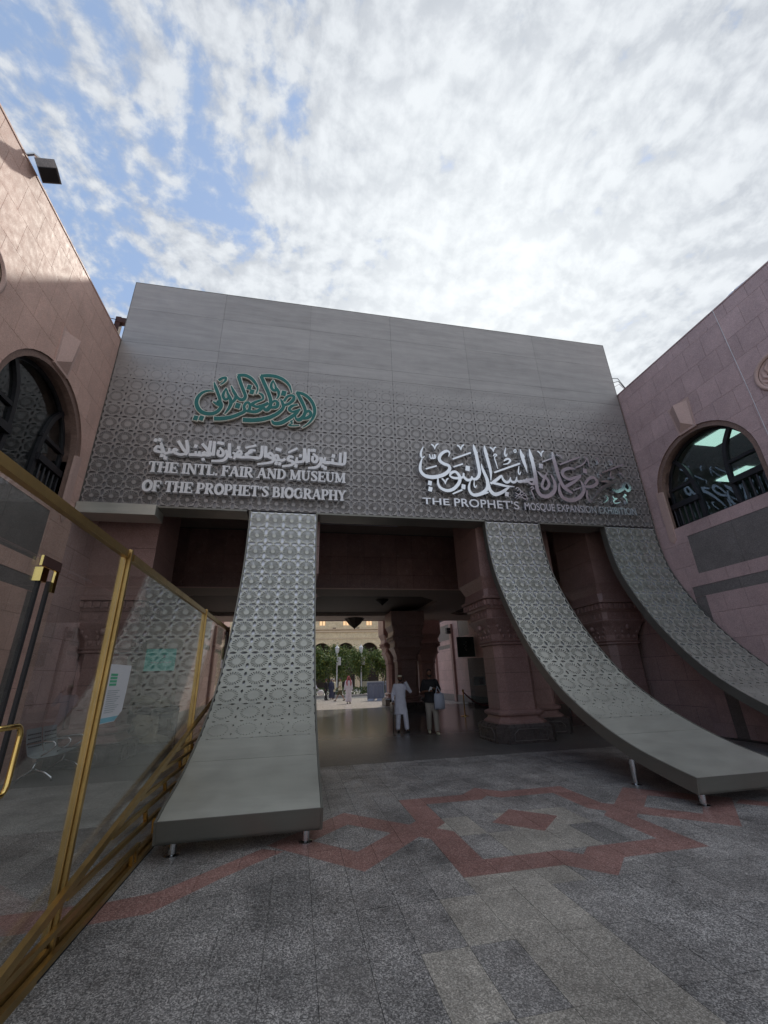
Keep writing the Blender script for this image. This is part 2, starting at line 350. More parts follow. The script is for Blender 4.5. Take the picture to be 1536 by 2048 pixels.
def tri_region(ins, outs=(), test=None, eps=1e-6):
    """triangles inside any polygon of ins and outside all of outs"""
    vs = []; fs = []
    for p in list(ins)+list(outs):
        if sum(p[i-1][0]*p[i][1]-p[i][0]*p[i-1][1] for i in range(len(p))) < 0: p = p[::-1]   # the filler wants counter-clockwise outlines
        n = len(vs); vs += [Vector((a, b)) for a, b in p]; fs.append(list(range(n, n+len(p))))
    ni = len(ins)
    V, E, F, ov, oe, of = delaunay_2d_cdt(vs, [], fs, 0, eps)
    keep = []
    for f, o in zip(F, of):
        if test: ok = test(o)
        else: ok = any(i < ni for i in o) and not any(i >= ni for i in o)
        if ok: keep.append(tuple(f))
    return [(v.x, v.y) for v in V], keep
def bedges(F):
    cnt = {}
    for f in F:
        for i in range(len(f)):
            a, b = f[i], f[(i+1) % len(f)]; k = (a, b) if a < b else (b, a)
            cnt.setdefault(k, []).append((a, b))
    return [v[0] for v in cnt.values() if len(v) == 1]
def extrude(V, F, fn, w0, w1, back=True):
    """fn(u,v,w)->xyz ; front at w1, back at w0"""
    used = sorted({i for f in F for i in f}); ix = {a: i for i, a in enumerate(used)}; n = len(used)
    vs = [fn(V[i][0], V[i][1], w1) for i in used]+[fn(V[i][0], V[i][1], w0) for i in used]
    fs = [tuple(ix[i] for i in f) for f in F]
    if back: fs += [tuple(ix[i]+n for i in reversed(f)) for f in F]
    for a, b in bedges(F): fs.append((ix[b], ix[a], ix[a]+n, ix[b]+n))
    return vs, fs

# stroke lettering: centre lines with a changing pen width, merged to one outline
def stroke_polys(flat, grow=0.0, seg=4):
    P = [(flat[i], flat[i+1], flat[i+2]) for i in range(0, len(flat), 3)]
    pts = []
    if len(P) == 2: pts = P
    else:
        for i in range(len(P)-1):
            p0 = P[max(i-1, 0)]; p1 = P[i]; p2 = P[i+1]; p3 = P[min(i+2, len(P)-1)]
            for k in range(seg):
                t = k/seg
                pts.append(tuple(0.5*((2*p1[j])+(-p0[j]+p2[j])*t+(2*p0[j]-5*p1[j]+4*p2[j]-p3[j])*t*t+(-p0[j]+3*p1[j]-3*p2[j]+p3[j])*t**3) for j in range(3)))
        pts.append(P[-1])
    L = []; Rr = []
    for i, p in enumerate(pts):
        a = pts[max(i-1, 0)]; b = pts[min(i+1, len(pts)-1)]
        dx, dy = b[0]-a[0], b[1]-a[1]; l = math.hypot(dx, dy) or 1; nx, ny = -dy/l, dx/l
        h = max(p[2]/2, 0.004)+grow; ex = 0; ey = 0
        if grow and i == 0: ex, ey = -dx/l*grow, -dy/l*grow
        if grow and i == len(pts)-1: ex, ey = dx/l*grow, dy/l*grow
        L.append((p[0]+nx*h+ex, p[1]+ny*h+ey)); Rr.append((p[0]-nx*h+ex, p[1]-ny*h+ey))
    out = []
    for i in range(len(pts)-1):
        for q in ([L[i], Rr[i], Rr[i+1]], [L[i], Rr[i+1], L[i+1]]):
            if abs((q[1][0]-q[0][0])*(q[2][1]-q[0][1])-(q[2][0]-q[0][0])*(q[1][1]-q[0][1])) > 1e-7: out.append(q)
    return out
def strokes_mesh(name, strokes, fn, w0, w1, mat, parent, grow=0.0, label=None, seg=4):
    polys = [q for s in strokes for q in stroke_polys(s, grow, seg)]
    V, F = tri_region(polys)
    vs, fs = extrude(V, F, fn, w0, w1)
    return MB().add(vs, fs).build(name, mat, parent, label=label)
GREEN_STROKES = [[-2.533,8.891,0.02,-2.677,8.887,0.05,-2.801,8.815,0.065,-2.893,8.677,0.079,-2.917,8.492,0.088,-2.858,8.319,0.097,-2.746,8.202,0.101,-2.59,8.164,0.102,-2.442,8.199,0.092,-2.334,8.307,0.083,-2.284,8.452,0.074,-2.329,8.565,0.07,-2.418,8.563,0.059],[-2.55,9.178,0.02,-2.491,9.011,0.076,-2.415,8.833,0.075,-2.352,8.669,0.075,-2.326,8.531,0.074],[-2.501,8.554,0.03,-2.41,8.494,0.064,-2.329,8.461,0.074],[-2.441,9.266,0.062,-2.369,9.334,0.067,-2.283,9.381,0.052,-2.265,9.318,0.057,-2.3,9.225,0.036,-2.381,9.132,0.026],[-2.227,9.029,0.02,-2.273,8.864,0.061,-2.274,8.75,0.07,-2.206,8.658,0.06,-2.141,8.722,0.05,-2.165,8.863,0.046,-2.227,9.023,0.025],[-2.186,8.889,0.046,-2.087,8.7,0.08,-2.055,8.534,0.085,-2.103,8.36,0.059,-2.176,8.208,0.02],[-2.107,9.117,0.021,-2.021,8.938,0.071,-1.951,8.802,0.076,-1.982,8.655,0.065,-2.07,8.532,0.05],[-1.965,8.829,0.066,-1.864,8.72,0.076,-1.76,8.704,0.091,-1.707,8.816,0.077,-1.757,8.97,0.082,-1.851,9.193,0.083,-1.946,9.464,0.089],[-1.972,9.49,0.079,-1.788,9.518,0.095,-1.619,9.447,0.084,-1.489,9.298,0.068,-1.41,9.13,0.042,-1.432,8.945,0.021],[-2.422,8.029,0.111,-2.186,8.062,0.107,-1.974,8.138,0.098,-1.807,8.239,0.089,-1.682,8.344,0.08,-1.714,8.501,0.065,-1.64,8.637,0.061,-1.565,8.56,0.066,-1.57,8.404,0.07,-1.637,8.341,0.065],[-1.615,8.352,0.065,-1.411,8.351,0.091,-1.282,8.444,0.086,-1.223,8.57,0.072],[-1.358,8.974,0.036,-1.267,8.912,0.062,-1.244,8.784,0.046,-1.382,8.696,0.061,-1.511,8.589,0.076,-1.391,8.517,0.071,-1.223,8.576,0.087,-1.092,8.671,0.082],[-1.349,9.542,0.085,-1.229,9.271,0.09,-1.13,9.046,0.089,-1.051,8.821,0.088,-1.029,8.606,0.087,-1.11,8.44,0.102,-1.194,8.488,0.066,-1.221,8.605,0.046],[-1.357,9.557,0.08,-1.134,9.592,0.102,-0.917,9.578,0.097,-0.719,9.487,0.087,-0.565,9.325,0.059,-0.49,9.093,0.021],[-1.016,9.449,0.021,-1.059,9.278,0.064,-1.019,9.142,0.069,-0.929,9.106,0.069,-0.931,9.234,0.048,-1.013,9.434,0.021],[-0.937,9.218,0.058,-0.847,9.08,0.074,-0.838,8.933,0.047,-0.881,8.834,0.021],[-1.047,8.532,0.051,-0.944,8.544,0.082,-0.864,8.576,0.088,-0.842,8.699,0.078,-0.923,8.763,0.057,-1.01,8.666,0.046,-1.047,8.532,0.041],[-1.701,8.065,0.118,-1.434,8.081,0.114,-1.146,8.155,0.11,-0.926,8.276,0.096,-0.773,8.42,0.087,-0.685,8.578,0.078,-0.716,8.714,0.068,-0.77,8.83,0.037],[-0.704,8.628,0.057,-0.532,8.72,0.079,-0.418,8.888,0.085,-0.456,8.993,0.069,-0.588,8.948,0.063,-0.677,8.776,0.058],[-0.306,8.702,0.032,-0.446,8.651,0.068,-0.527,8.532,0.073,-0.424,8.457,0.062,-0.228,8.559,0.047],[-0.262,8.532,0.052,-0.351,8.393,0.083,-0.529,8.219,0.097,-0.706,8.074,0.106,-0.887,8.037,0.095,-0.961,8.124,0.03],[-0.349,9.11,0.064,-0.257,8.942,0.091,-0.151,8.719,0.09,-0.091,8.522,0.084,-0.131,8.345,0.088,-0.243,8.214,0.108,-0.332,8.253,0.051,-0.343,8.337,0.026],[-0.226,8.255,0.052,-0.027,8.299,0.088,0.066,8.423,0.084,-0.001,8.537,0.068,-0.096,8.42,0.047],[-0.357,9.115,0.07,-0.166,9.078,0.086,0.009,8.944,0.086,0.124,8.75,0.085,0.168,8.521,0.079,0.116,8.285,0.057,-0.008,8.102,0.036,-0.139,7.985,0.013],[-0.415,8.174,0.026,-0.466,8.135,0.031,-0.417,8.089,0.025,-0.513,8.018,0.025,-0.378,8.009,0.03,-0.235,8.04,0.015],[-2.919,8.014,0.131,-2.823,7.995,0.131],[-2.781,8.023,0.131,-2.685,8.004,0.132],[-1.685,9.141,0.143,-1.582,9.123,0.143],[-1.603,8.998,0.142,-1.5,8.98,0.142],[-1.933,8.508,0.156,-1.819,8.487,0.157],[-0.76,9.048,0.159,-0.644,9.028,0.159]]
SILVER_STROKES = [[3.229,7.638,0.012,3.164,7.488,0.046,3.145,7.354,0.055,3.183,7.274,0.032,3.249,7.338,0.014],[3.171,7.249,0.027,3.114,7.068,0.059,3.102,6.881,0.076,3.191,6.744,0.089,3.359,6.691,0.103,3.577,6.717,0.104,3.802,6.813,0.1,3.947,6.959,0.087,3.94,7.082,0.083,3.797,7.138,0.088,3.688,7.229,0.088,3.694,7.362,0.084,3.799,7.491,0.08,3.934,7.558,0.071,4.0,7.495,0.038,3.959,7.383,0.009],[3.403,7.411,0.023,3.415,7.304,0.032,3.457,7.278,0.028,3.488,7.401,0.019],[3.474,7.308,0.023,3.512,7.283,0.028,3.549,7.42,0.023],[3.549,7.42,0.023,3.571,7.316,0.023,3.489,7.267,0.023],[3.258,6.934,0.032,3.582,7.055,0.037],[4.079,7.308,0.038,4.65,7.56,0.043],[4.078,7.056,0.032,4.369,7.173,0.042],[5.3,6.964,0.043,6.151,7.319,0.05],[3.976,6.218,0.031,4.267,6.36,0.041],[4.729,6.205,0.032,5.034,6.325,0.037],[3.476,7.745,0.038,3.538,7.689,0.042,3.574,7.582,0.014],[3.566,7.594,0.014,3.616,7.72,0.033,3.688,7.776,0.033],[4.26,7.775,0.039,4.326,7.724,0.043,4.361,7.623,0.014],[4.353,7.632,0.014,4.407,7.756,0.034,4.47,7.806,0.029],[5.27,7.786,0.035,5.335,7.741,0.045,5.369,7.644,0.015],[5.361,7.651,0.015,5.406,7.772,0.035,5.468,7.816,0.03],[3.703,6.668,0.032,3.762,6.603,0.041,3.797,6.502,0.013],[3.789,6.513,0.013,3.83,6.63,0.032,3.887,6.68,0.027],[3.298,6.517,0.127,3.394,6.498,0.127],[3.297,6.332,0.126,3.393,6.313,0.126],[4.441,7.05,0.152,4.556,7.028,0.153],[4.26,6.464,0.136,4.363,6.444,0.136],[5.54,6.31,0.134,5.642,6.29,0.134],[3.94,6.765,0.036,3.993,6.862,0.073,4.119,6.906,0.069,4.219,6.795,0.083,4.227,6.656,0.087,4.157,6.513,0.086,4.001,6.362,0.085,3.823,6.306,0.084,3.656,6.368,0.071,3.581,6.5,0.058,3.593,6.707,0.018],[3.94,6.765,0.036,4.034,6.713,0.064,4.188,6.711,0.069,4.325,6.756,0.051,4.371,6.876,0.028],[4.35,6.886,0.019,4.359,6.758,0.065,4.45,6.671,0.078,4.559,6.696,0.065,4.601,6.786,0.033],[4.589,6.797,0.023,4.622,6.717,0.065,4.724,6.724,0.079,4.803,6.823,0.075],[4.763,7.844,0.012,4.78,7.695,0.088,4.812,7.475,0.092,4.834,7.172,0.09,4.844,6.933,0.089,4.786,6.775,0.079],[4.791,7.683,0.049,4.865,7.565,0.012],[5.1,7.835,0.012,5.107,7.685,0.084,5.136,7.439,0.088,5.17,7.196,0.082,5.189,6.957,0.067,5.16,6.705,0.014],[5.112,7.648,0.049,5.186,7.537,0.012],[4.931,7.215,0.014,4.954,7.036,0.071,5.027,6.803,0.089,5.053,6.616,0.098,5.002,6.427,0.092,4.803,6.266,0.091,4.587,6.219,0.086,4.483,6.327,0.068,4.478,6.487,0.05,4.541,6.648,0.014],[4.991,6.871,0.047,5.06,6.617,0.079,5.089,6.409,0.097,5.207,6.278,0.106,5.37,6.31,0.093,5.544,6.413,0.08,5.706,6.544,0.033],[5.864,6.549,0.014,5.588,6.556,0.061,5.365,6.601,0.071,5.13,6.633,0.047],[5.137,6.598,0.047,5.312,6.715,0.08,5.468,6.844,0.067,5.525,6.884,0.033],[5.515,6.883,0.024,5.546,6.742,0.067,5.639,6.672,0.076,5.741,6.731,0.057,5.781,6.841,0.019],[5.76,6.78,0.029,5.816,6.693,0.072,5.925,6.719,0.062,5.984,6.867,0.019],[5.96,6.793,0.029,6.019,6.72,0.067,6.175,6.74,0.077,6.363,6.735,0.068],[5.339,7.504,0.025,5.407,7.572,0.034,5.454,7.543,0.03,5.372,7.457,0.024,5.395,7.287,0.029,5.424,7.089,0.01],[5.778,7.816,0.013,5.718,7.634,0.04,5.735,7.523,0.035,5.796,7.616,0.012],[6.107,7.221,0.012,6.059,7.041,0.039,6.083,6.956,0.034,6.139,7.042,0.012],[4.654,6.665,0.012,4.633,6.52,0.032,4.661,6.452,0.027,4.709,6.525,0.012],[5.656,7.368,0.034,5.778,7.444,0.059,5.858,7.396,0.059,5.767,7.29,0.034,5.619,7.249,0.02],[6.032,7.749,0.023,6.08,7.778,0.023,6.097,7.729,0.023,6.059,7.675,0.023,6.026,7.705,0.023,6.032,7.749,0.023],[6.242,7.804,0.013,6.254,7.627,0.091,6.29,7.404,0.095,6.324,7.208,0.065,6.338,7.037,0.012],[6.298,7.626,0.051,6.345,7.533,0.013],[6.545,7.841,0.015,6.558,7.626,0.098,6.579,7.371,0.102,6.59,7.063,0.107,6.584,6.787,0.105,6.574,6.489,0.104,6.668,6.321,0.109,6.882,6.315,0.109,7.103,6.48,0.105,7.177,6.716,0.09,7.138,6.934,0.057,7.093,7.028,0.014],[6.575,7.613,0.052,6.629,7.531,0.014],[6.061,6.726,0.082,6.225,6.759,0.077,6.38,6.801,0.083,6.497,6.809,0.089,6.507,6.714,0.083,6.436,6.664,0.071,6.338,6.717,0.06,6.278,6.836,0.039],[6.689,7.098,0.017,6.805,6.953,0.079,6.949,6.88,0.079,6.981,6.69,0.084,6.842,6.532,0.077,6.743,6.621,0.072,6.85,6.86,0.062,6.992,7.077,0.023],[6.778,7.298,0.15,6.89,7.278,0.15],[7.295,7.801,0.015,7.3,7.598,0.1,7.327,7.256,0.11,7.357,6.921,0.102,7.439,6.65,0.107,7.578,6.522,0.096,7.709,6.453,0.028],[7.963,7.259,0.024,7.783,7.283,0.082,7.543,7.186,0.093,7.507,7.015,0.092,7.674,6.908,0.086,7.902,6.985,0.075,8.122,7.079,0.029],[8.101,7.027,0.023,7.843,6.847,0.086,7.571,6.686,0.091,7.447,6.623,0.068],[7.464,7.38,0.035,8.22,7.699,0.042],[6.901,7.429,0.029,7.251,7.579,0.035],[7.735,6.545,0.028,8.012,6.658,0.034],[8.86,7.207,0.036,9.698,7.546,0.044],[7.976,7.317,0.029,8.247,7.438,0.036,8.44,7.643,0.018],[7.322,6.753,0.023,7.28,6.504,0.089,7.351,6.293,0.111,7.581,6.22,0.116,7.88,6.322,0.107,8.091,6.552,0.097,8.094,6.746,0.081,8.05,6.888,0.017],[8.078,6.703,0.052,8.391,6.709,0.093,8.606,6.862,0.094,8.529,7.021,0.089,8.342,6.958,0.076,8.163,6.764,0.058],[8.22,7.234,0.155,8.336,7.214,0.156],[8.311,6.259,0.017,8.542,6.51,0.075,8.791,6.705,0.106,9.086,6.836,0.113,9.291,6.949,0.078],[8.753,6.9,0.03,8.932,6.917,0.077,9.123,6.867,0.083],[8.206,6.587,0.029,8.154,6.365,0.074,8.244,6.212,0.085,8.437,6.258,0.028],[9.07,6.666,0.077,9.228,6.606,0.1,9.445,6.703,0.096,9.557,6.895,0.085,9.673,6.888,0.079,9.71,6.733,0.078,9.604,6.642,0.072,9.524,6.722,0.06],[8.75,6.431,0.017,8.844,6.409,0.041,8.8,6.291,0.035,8.656,6.196,0.014],[9.038,6.436,0.023,9.053,6.36,0.035,9.164,6.366,0.023],[9.131,6.35,0.023,9.022,6.289,0.035,9.048,6.201,0.035,9.232,6.246,0.017],[9.444,6.52,0.024,9.504,6.482,0.03,9.393,6.439,0.024,9.474,6.355,0.026,9.46,6.222,0.015],[6.809,7.79,0.035,6.881,7.724,0.041,6.91,7.61,0.015],[6.901,7.624,0.015,6.957,7.773,0.035,7.019,7.808,0.029],[7.418,7.709,0.03,7.528,7.688,0.041,7.579,7.59,0.015],[8.371,7.726,0.024,8.432,7.671,0.042,8.467,7.571,0.03,8.462,7.367,0.015],[8.753,7.726,0.025,8.825,7.658,0.043,8.828,7.525,0.015],[9.261,7.676,0.025,9.31,7.635,0.037,9.322,7.533,0.015],[9.185,7.273,0.015,9.124,7.096,0.054,9.171,7.027,0.048,9.244,7.104,0.015],[8.774,7.216,0.024,8.797,7.074,0.03],[9.457,7.234,0.024,9.538,7.205,0.043,9.598,7.099,0.015],[6.371,6.552,0.025,6.43,6.582,0.033,6.469,6.531,0.027,6.377,6.477,0.024,6.407,6.346,0.027,6.437,6.203,0.011],[5.933,6.424,0.011,6.008,6.482,0.013,6.061,6.405,0.013,6.154,6.332,0.013,6.206,6.177,0.008],[5.889,6.475,0.011,5.95,6.532,0.013,6.017,6.456,0.013,6.017,6.297,0.013,6.105,6.197,0.011,6.224,6.204,0.008],[5.845,6.366,0.011,5.942,6.319,0.013,6.096,6.302,0.013,6.196,6.268,0.008],[5.846,6.288,0.011,5.982,6.243,0.013,6.127,6.172,0.013,6.2,6.137,0.008],[5.816,6.182,0.008,5.938,6.293,0.013,6.092,6.434,0.011],[5.865,6.158,0.008,6.013,6.271,0.013,6.147,6.371,0.011]]
MIDDLE_STROKES = [[1.019,7.283,0.046,1.013,7.078,0.061,0.985,6.926,0.053,0.808,6.921,0.053,0.595,6.945,0.053,0.472,6.956,0.045,0.487,7.077,0.03],[0.893,7.252,0.046,0.885,6.947,0.053],[0.682,7.052,0.034,0.694,6.961,0.045],[0.399,7.071,0.034,0.438,6.941,0.052,0.596,6.925,0.045],[0.677,7.153,0.076,0.734,7.142,0.076],[0.466,6.776,0.074,0.522,6.765,0.074],[0.399,6.826,0.065,0.448,6.816,0.065],[0.354,7.067,0.037,0.379,6.929,0.056,0.268,6.782,0.055,0.063,6.747,0.029],[0.176,7.174,0.038,0.277,7.061,0.052,0.253,6.939,0.059,0.159,6.96,0.048,0.164,7.092,0.045],[0.169,7.281,0.066,0.218,7.271,0.066],[0.109,7.275,0.056,0.152,7.267,0.057],[0.052,7.305,0.041,0.053,6.924,0.055],[-0.063,7.304,0.045,-0.066,6.966,0.055,-0.167,6.907,0.051,-0.268,6.888,0.051],[-0.052,7.296,0.038,0.012,6.901,0.037],[-0.247,7.02,0.029,-0.268,6.88,0.051,-0.37,6.892,0.044],[-0.291,6.788,0.073,-0.236,6.777,0.073],[-0.182,7.091,0.065,-0.133,7.082,0.065],[-0.35,7.032,0.044,-0.44,7.044,0.048,-0.468,6.935,0.051,-0.354,6.905,0.051,-0.366,6.802,0.047,-0.599,6.746,0.036],[-0.47,7.161,0.029,-0.254,7.3,0.041],[-0.55,6.957,0.044,-0.625,6.912,0.051,-0.711,6.944,0.051,-0.752,7.059,0.044,-0.823,7.014,0.047,-0.794,6.918,0.051,-0.71,6.917,0.043],[-0.788,7.242,0.064,-0.74,7.232,0.064],[-0.719,7.223,0.064,-0.671,7.214,0.064],[-0.789,6.828,0.067,-0.739,6.818,0.067],[-0.7,6.815,0.063,-0.652,6.805,0.063],[-0.851,7.031,0.044,-0.931,7.112,0.047,-0.983,7.001,0.051,-0.863,6.952,0.051,-0.879,6.841,0.047,-1.213,6.762,0.028],[-1.055,7.292,0.048,-1.041,6.977,0.058],[-1.145,7.293,0.044,-1.145,7.028,0.058,-1.21,6.933,0.05,-1.31,6.936,0.05],[-1.311,7.152,0.029,-1.426,7.142,0.05,-1.483,7.04,0.036],[-1.244,6.942,0.05,-1.442,6.946,0.053,-1.53,7.016,0.05,-1.39,7.106,0.036],[-1.547,7.211,0.029,-1.307,7.303,0.04],[-1.474,6.943,0.05,-1.636,6.93,0.053,-1.767,6.939,0.046,-1.809,6.87,0.028],[-1.843,7.049,0.028,-1.739,6.98,0.049,-1.646,7.038,0.046,-1.703,7.119,0.036,-1.799,6.937,0.035],[-1.753,7.201,0.071,-1.7,7.19,0.071],[-1.959,7.294,0.043,-1.923,6.946,0.056,-1.861,6.912,0.035],[-2.025,7.093,0.035,-1.977,6.942,0.053,-2.074,6.8,0.052,-2.324,6.77,0.028],[-2.177,7.158,0.035,-2.085,7.049,0.049,-2.096,6.94,0.056,-2.203,6.954,0.045,-2.201,7.086,0.042],[-2.19,7.3,0.062,-2.143,7.291,0.062],[-2.14,7.292,0.053,-2.101,7.284,0.053],[-2.245,7.306,0.053,-2.206,7.298,0.053],[-2.324,7.321,0.046,-2.318,6.934,0.056],[-2.422,7.332,0.046,-2.428,7.059,0.056,-2.489,6.958,0.048,-2.543,7.011,0.042],[-2.603,7.238,0.049,-2.453,7.057,0.049,-2.381,6.929,0.048,-2.564,6.926,0.048],[-2.544,6.821,0.048,-2.533,6.776,0.048],[-2.572,6.99,0.028,-2.556,6.915,0.048,-2.719,6.913,0.051,-2.874,6.908,0.048],[-2.652,7.002,0.028,-2.642,6.927,0.034],[-2.737,7.003,0.028,-2.726,6.92,0.034],[-2.782,7.16,0.069,-2.731,7.15,0.069],[-2.99,7.301,0.042,-2.926,7.018,0.055,-2.966,6.901,0.048],[-3.173,7.266,0.045,-3.033,7.047,0.051,-2.941,6.941,0.041,-3.089,6.891,0.048,-3.218,6.937,0.044],[-3.166,6.998,0.034,-3.233,7.038,0.048,-3.267,6.952,0.047,-3.37,6.925,0.044],[-3.356,7.039,0.027,-3.355,6.926,0.041,-3.46,6.917,0.044,-3.558,7.155,0.034],[-3.524,6.833,0.063,-3.477,6.823,0.063],[-3.432,6.777,0.067,-3.382,6.767,0.067],[-3.462,6.828,0.042,-3.43,6.822,0.042],[-3.573,7.059,0.044,-3.644,7.079,0.044,-3.674,6.964,0.047,-3.584,6.933,0.047,-3.505,6.914,0.04],[-3.727,7.255,0.068,-3.676,7.244,0.068],[-3.637,7.27,0.068,-3.587,7.26,0.068],[-3.567,7.173,0.027,-3.49,6.915,0.04]]
# ------------------------------------------------------------------ dimensions
XL, XR, YF = -5.12, 10.40, 10.0
def noaxis(*a): return a

# ================================================================== GROUND
g = MB().add([(-400,-400,-0.03),(400,-400,-0.03),(400,400,-0.03),(-400,400,-0.03)], [(0,1,2,3)]).build('ground', 'ground'); tag(g, kind='structure')
base = MB().box(XL, XR, -2.4, 9.515, -0.028, -0.012).build('pavement', 'joint'); tag(base, kind='structure')
C0 = (2.72, 5.48)
def sq(c, h): return [(c[0]-h, c[1]-h), (c[0]+h, c[1]-h), (c[0]+h, c[1]+h), (c[0]-h, c[1]+h)]
def dm(c, h): return [(c[0]-h, c[1]), (c[0], c[1]-h), (c[0]+h, c[1]), (c[0], c[1]+h)]
DL = (C0[0]-2.05, C0[1]); DR = (C0[0]+2.05, C0[1])
LB = [(-0.27,5.40),(-0.05,5.27),(-0.56,4.80),(-1.01,4.30),(-1.41,4.24),(-3.6,4.2),(-3.6,4.55),(-1.41,4.58),(-1.05,4.66)]
RB = [(5.44-x, y) for x, y in reversed(LB)]
BP = [sq(C0, 1.25), dm(C0, 1.56), sq(C0, 0.94), dm(C0, 1.09), dm(C0, 0.42), dm(DL, 0.90), dm(DL, 0.43), dm(DR, 0.90), dm(DR, 0.43), LB, RB]
def in_band(o, k0):
    s = {i-k0 for i in o if i >= k0}
    if (0 in s or 1 in s) and not (2 in s or 3 in s): return True
    if 4 in s or 9 in s or 10 in s: return True
    if 5 in s and 6 not in s: return True
    return 7 in s and 8 not in s
tw, tl, jt = 0.320, 0.620, 0.0016
tiles = []
x0 = 0.51-18*tw; y0 = 3.93-9*tl
for i in range(50):
    for j in range(19):
        xa, ya = x0+i*tw, y0+j*tl
        xb, yb = xa+tw, ya+tl
        if xa < XL+0.01 or xb > XR-0.01 or yb > 9.85: continue
        cx, cy = xa+tw/2, ya+tl/2
        # what the photograph shows largest: in front of the lens and near
        rel = Vector((cx, cy, -1.6)); dz = rel.dot(fw)
        vis = dz > 0.3 and abs(rel.dot(rt)/dz) < 0.98 and rel.dot(up)/dz > -1.33
        d = rel.length+(0 if vis else 100)+(3 if cx < -1.5 else 0)
        tiles.append((d, xa, xb, ya, yb))
tiles.sort()
TM = {}
def tile_mesh(kind):
    if kind not in TM:
        b = bmesh.new(); bmesh.ops.create_cube(b, size=1.0)
        bmesh.ops.scale(b, vec=(tw-2*jt, tl-2*jt, 0.012), verts=b.verts)
        me = bpy.data.meshes.new('paving_tile'); b.to_mesh(me); b.free(); me.materials.append(MT[kind]); TM[kind] = me
    return TM[kind]
rest = MB(); restred = MB(); nt = 0
redlist = []
for d, xa, xb, ya, yb in tiles:
    cx, cy = (xa+xb)/2, (ya+yb)/2
    rnd = random.random()
    pn = math.sin(cx*0.9+1.7)*math.cos(cy*0.8-0.6)+0.5*math.sin(cx*2.3-cy*1.9)+random.uniform(-0.55, 0.55)   # batches of stone laid together
    kind = 'tile_dark' if pn < 0.25 else 'tile_mid'
    if 0.82 < cx < 2.11 and cy < 3.93:
        kind = 'tile_light'
        if (cx < 1.15 and cy > 3.3): kind = 'tile_mid'
        if (1.15 < cx < 1.47 and 2.69 < cy < 3.31): kind = 'tile_mid'
    if 1.15 < cx < 2.45 and 3.93 < cy < 4.5: kind = 'tile_light' if cx > 1.47 else 'tile_mid'
    if abs(cx-2.72)+abs(cy-5.48) < 1.1 and rnd > 0.5: kind = 'tile_light'
    if 2.3 < cx < 3.4 and cy < 3.9 and rnd < 0.8: kind = 'tile_dark'
    rect = [(xa+jt, ya+jt), (xb-jt, ya+jt), (xb-jt, yb-jt), (xa+jt, yb-jt)]
    near_band = (-4 < cx < 9.2 and 3.7 < cy < 7.4)
    zt = random.uniform(-0.0006, 0.0006)
    hasred = False
    if near_band:
        V, F = tri_region([rect]+BP, test=lambda o: 0 in o and in_band(o, 1))
        hasred = len(F) > 0
        if hasred:
            vs, fs = extrude(V, F, lambda u, v, w_: (u, v, w_), -0.012, zt, back=False)
            redlist.append((vs, fs))
            V, F = tri_region([rect]+BP, test=lambda o: 0 in o and not in_band(o, 1))
            if F:
                vs, fs = extrude(V, F, lambda u, v, w_: (u, v, w_), -0.012, zt, back=False)
                if nt < 300: MB().add(vs, fs).build('paving_tile', kind, base); nt += 1
                else: rest.add(vs, fs)
            continue
    if nt < 300:
        link('paving_tile', tile_mesh(kind), None, base, (cx, cy, -0.006+zt)); nt += 1
    else:
        rest.box(rect[0][0], rect[1][0], rect[0][1], rect[2][1], -0.012, zt)
for vs, fs in redlist: MB().add(vs, fs).build('red_inlay_tile', 'tile_red', base)
tag(rest.build('paving_tiles_far', 'tile_mid', base), kind='stuff')
pf_ = MB().box(XL, XR, 9.513, 26.0, -0.02, 0.0).build('passage_floor', 'passage_floor'); tag(pf_, kind='structure')
MB_ = MB().add([(-60,26.0,-0.004),(80,26.0,-0.004),(80,39.0,-0.004),(-60,39.0,-0.004)], [(0,1,2,3)]).build('courtyard_paving', 'paving'); tag(MB_, kind='structure')
rd = MB().add([(-60,39.0,-0.008),(80,39.0,-0.008),(80,44.6,-0.008),(-60,44.6,-0.008)], [(0,1,2,3)]).build('road', 'asphalt'); tag(rd, kind='structure')
kb = MB().box(-60, 80, 44.6, 44.9, -0.02, 0.13).build('kerb', 'soil_white'); tag(kb, kind='structure')

# ================================================================== SIDE BUILDINGS
def wall_fn(side):
    if side == 'L': return lambda u, v, w_: (XL+w_, u, v)
    return lambda u, v, w_: (XR-w_, u, v)
def arch_outline(r, yc=8.12, zs=6.31, zb=5.29, n=20):
    p = [(yc-r, zb), (yc+r, zb)]
    for k in range(n+1):
        a = math.pi*k/n; p.append((yc+r*math.cos(a), zs+r*math.sin(a)))
    return p
def ring_strip(outl, fn, w0, w1):
    n = len(outl); vs = [fn(a, b, w0) for a, b in outl]+[fn(a, b, w1) for a, b in outl]
    return vs, [(i, (i+1) % n, (i+1) % n+n, i+n) for i in range(n)]
def islands(F):
    left = list(F); out = []
    while left:
        cur = [left.pop()]; vs_ = set(cur[0]); grew = True
        while grew:
            grew = False
            for f in left[:]:
                if vs_ & set(f): cur.append(f); vs_ |= set(f); left.remove(f); grew = True
        out.append(cur)
    return out
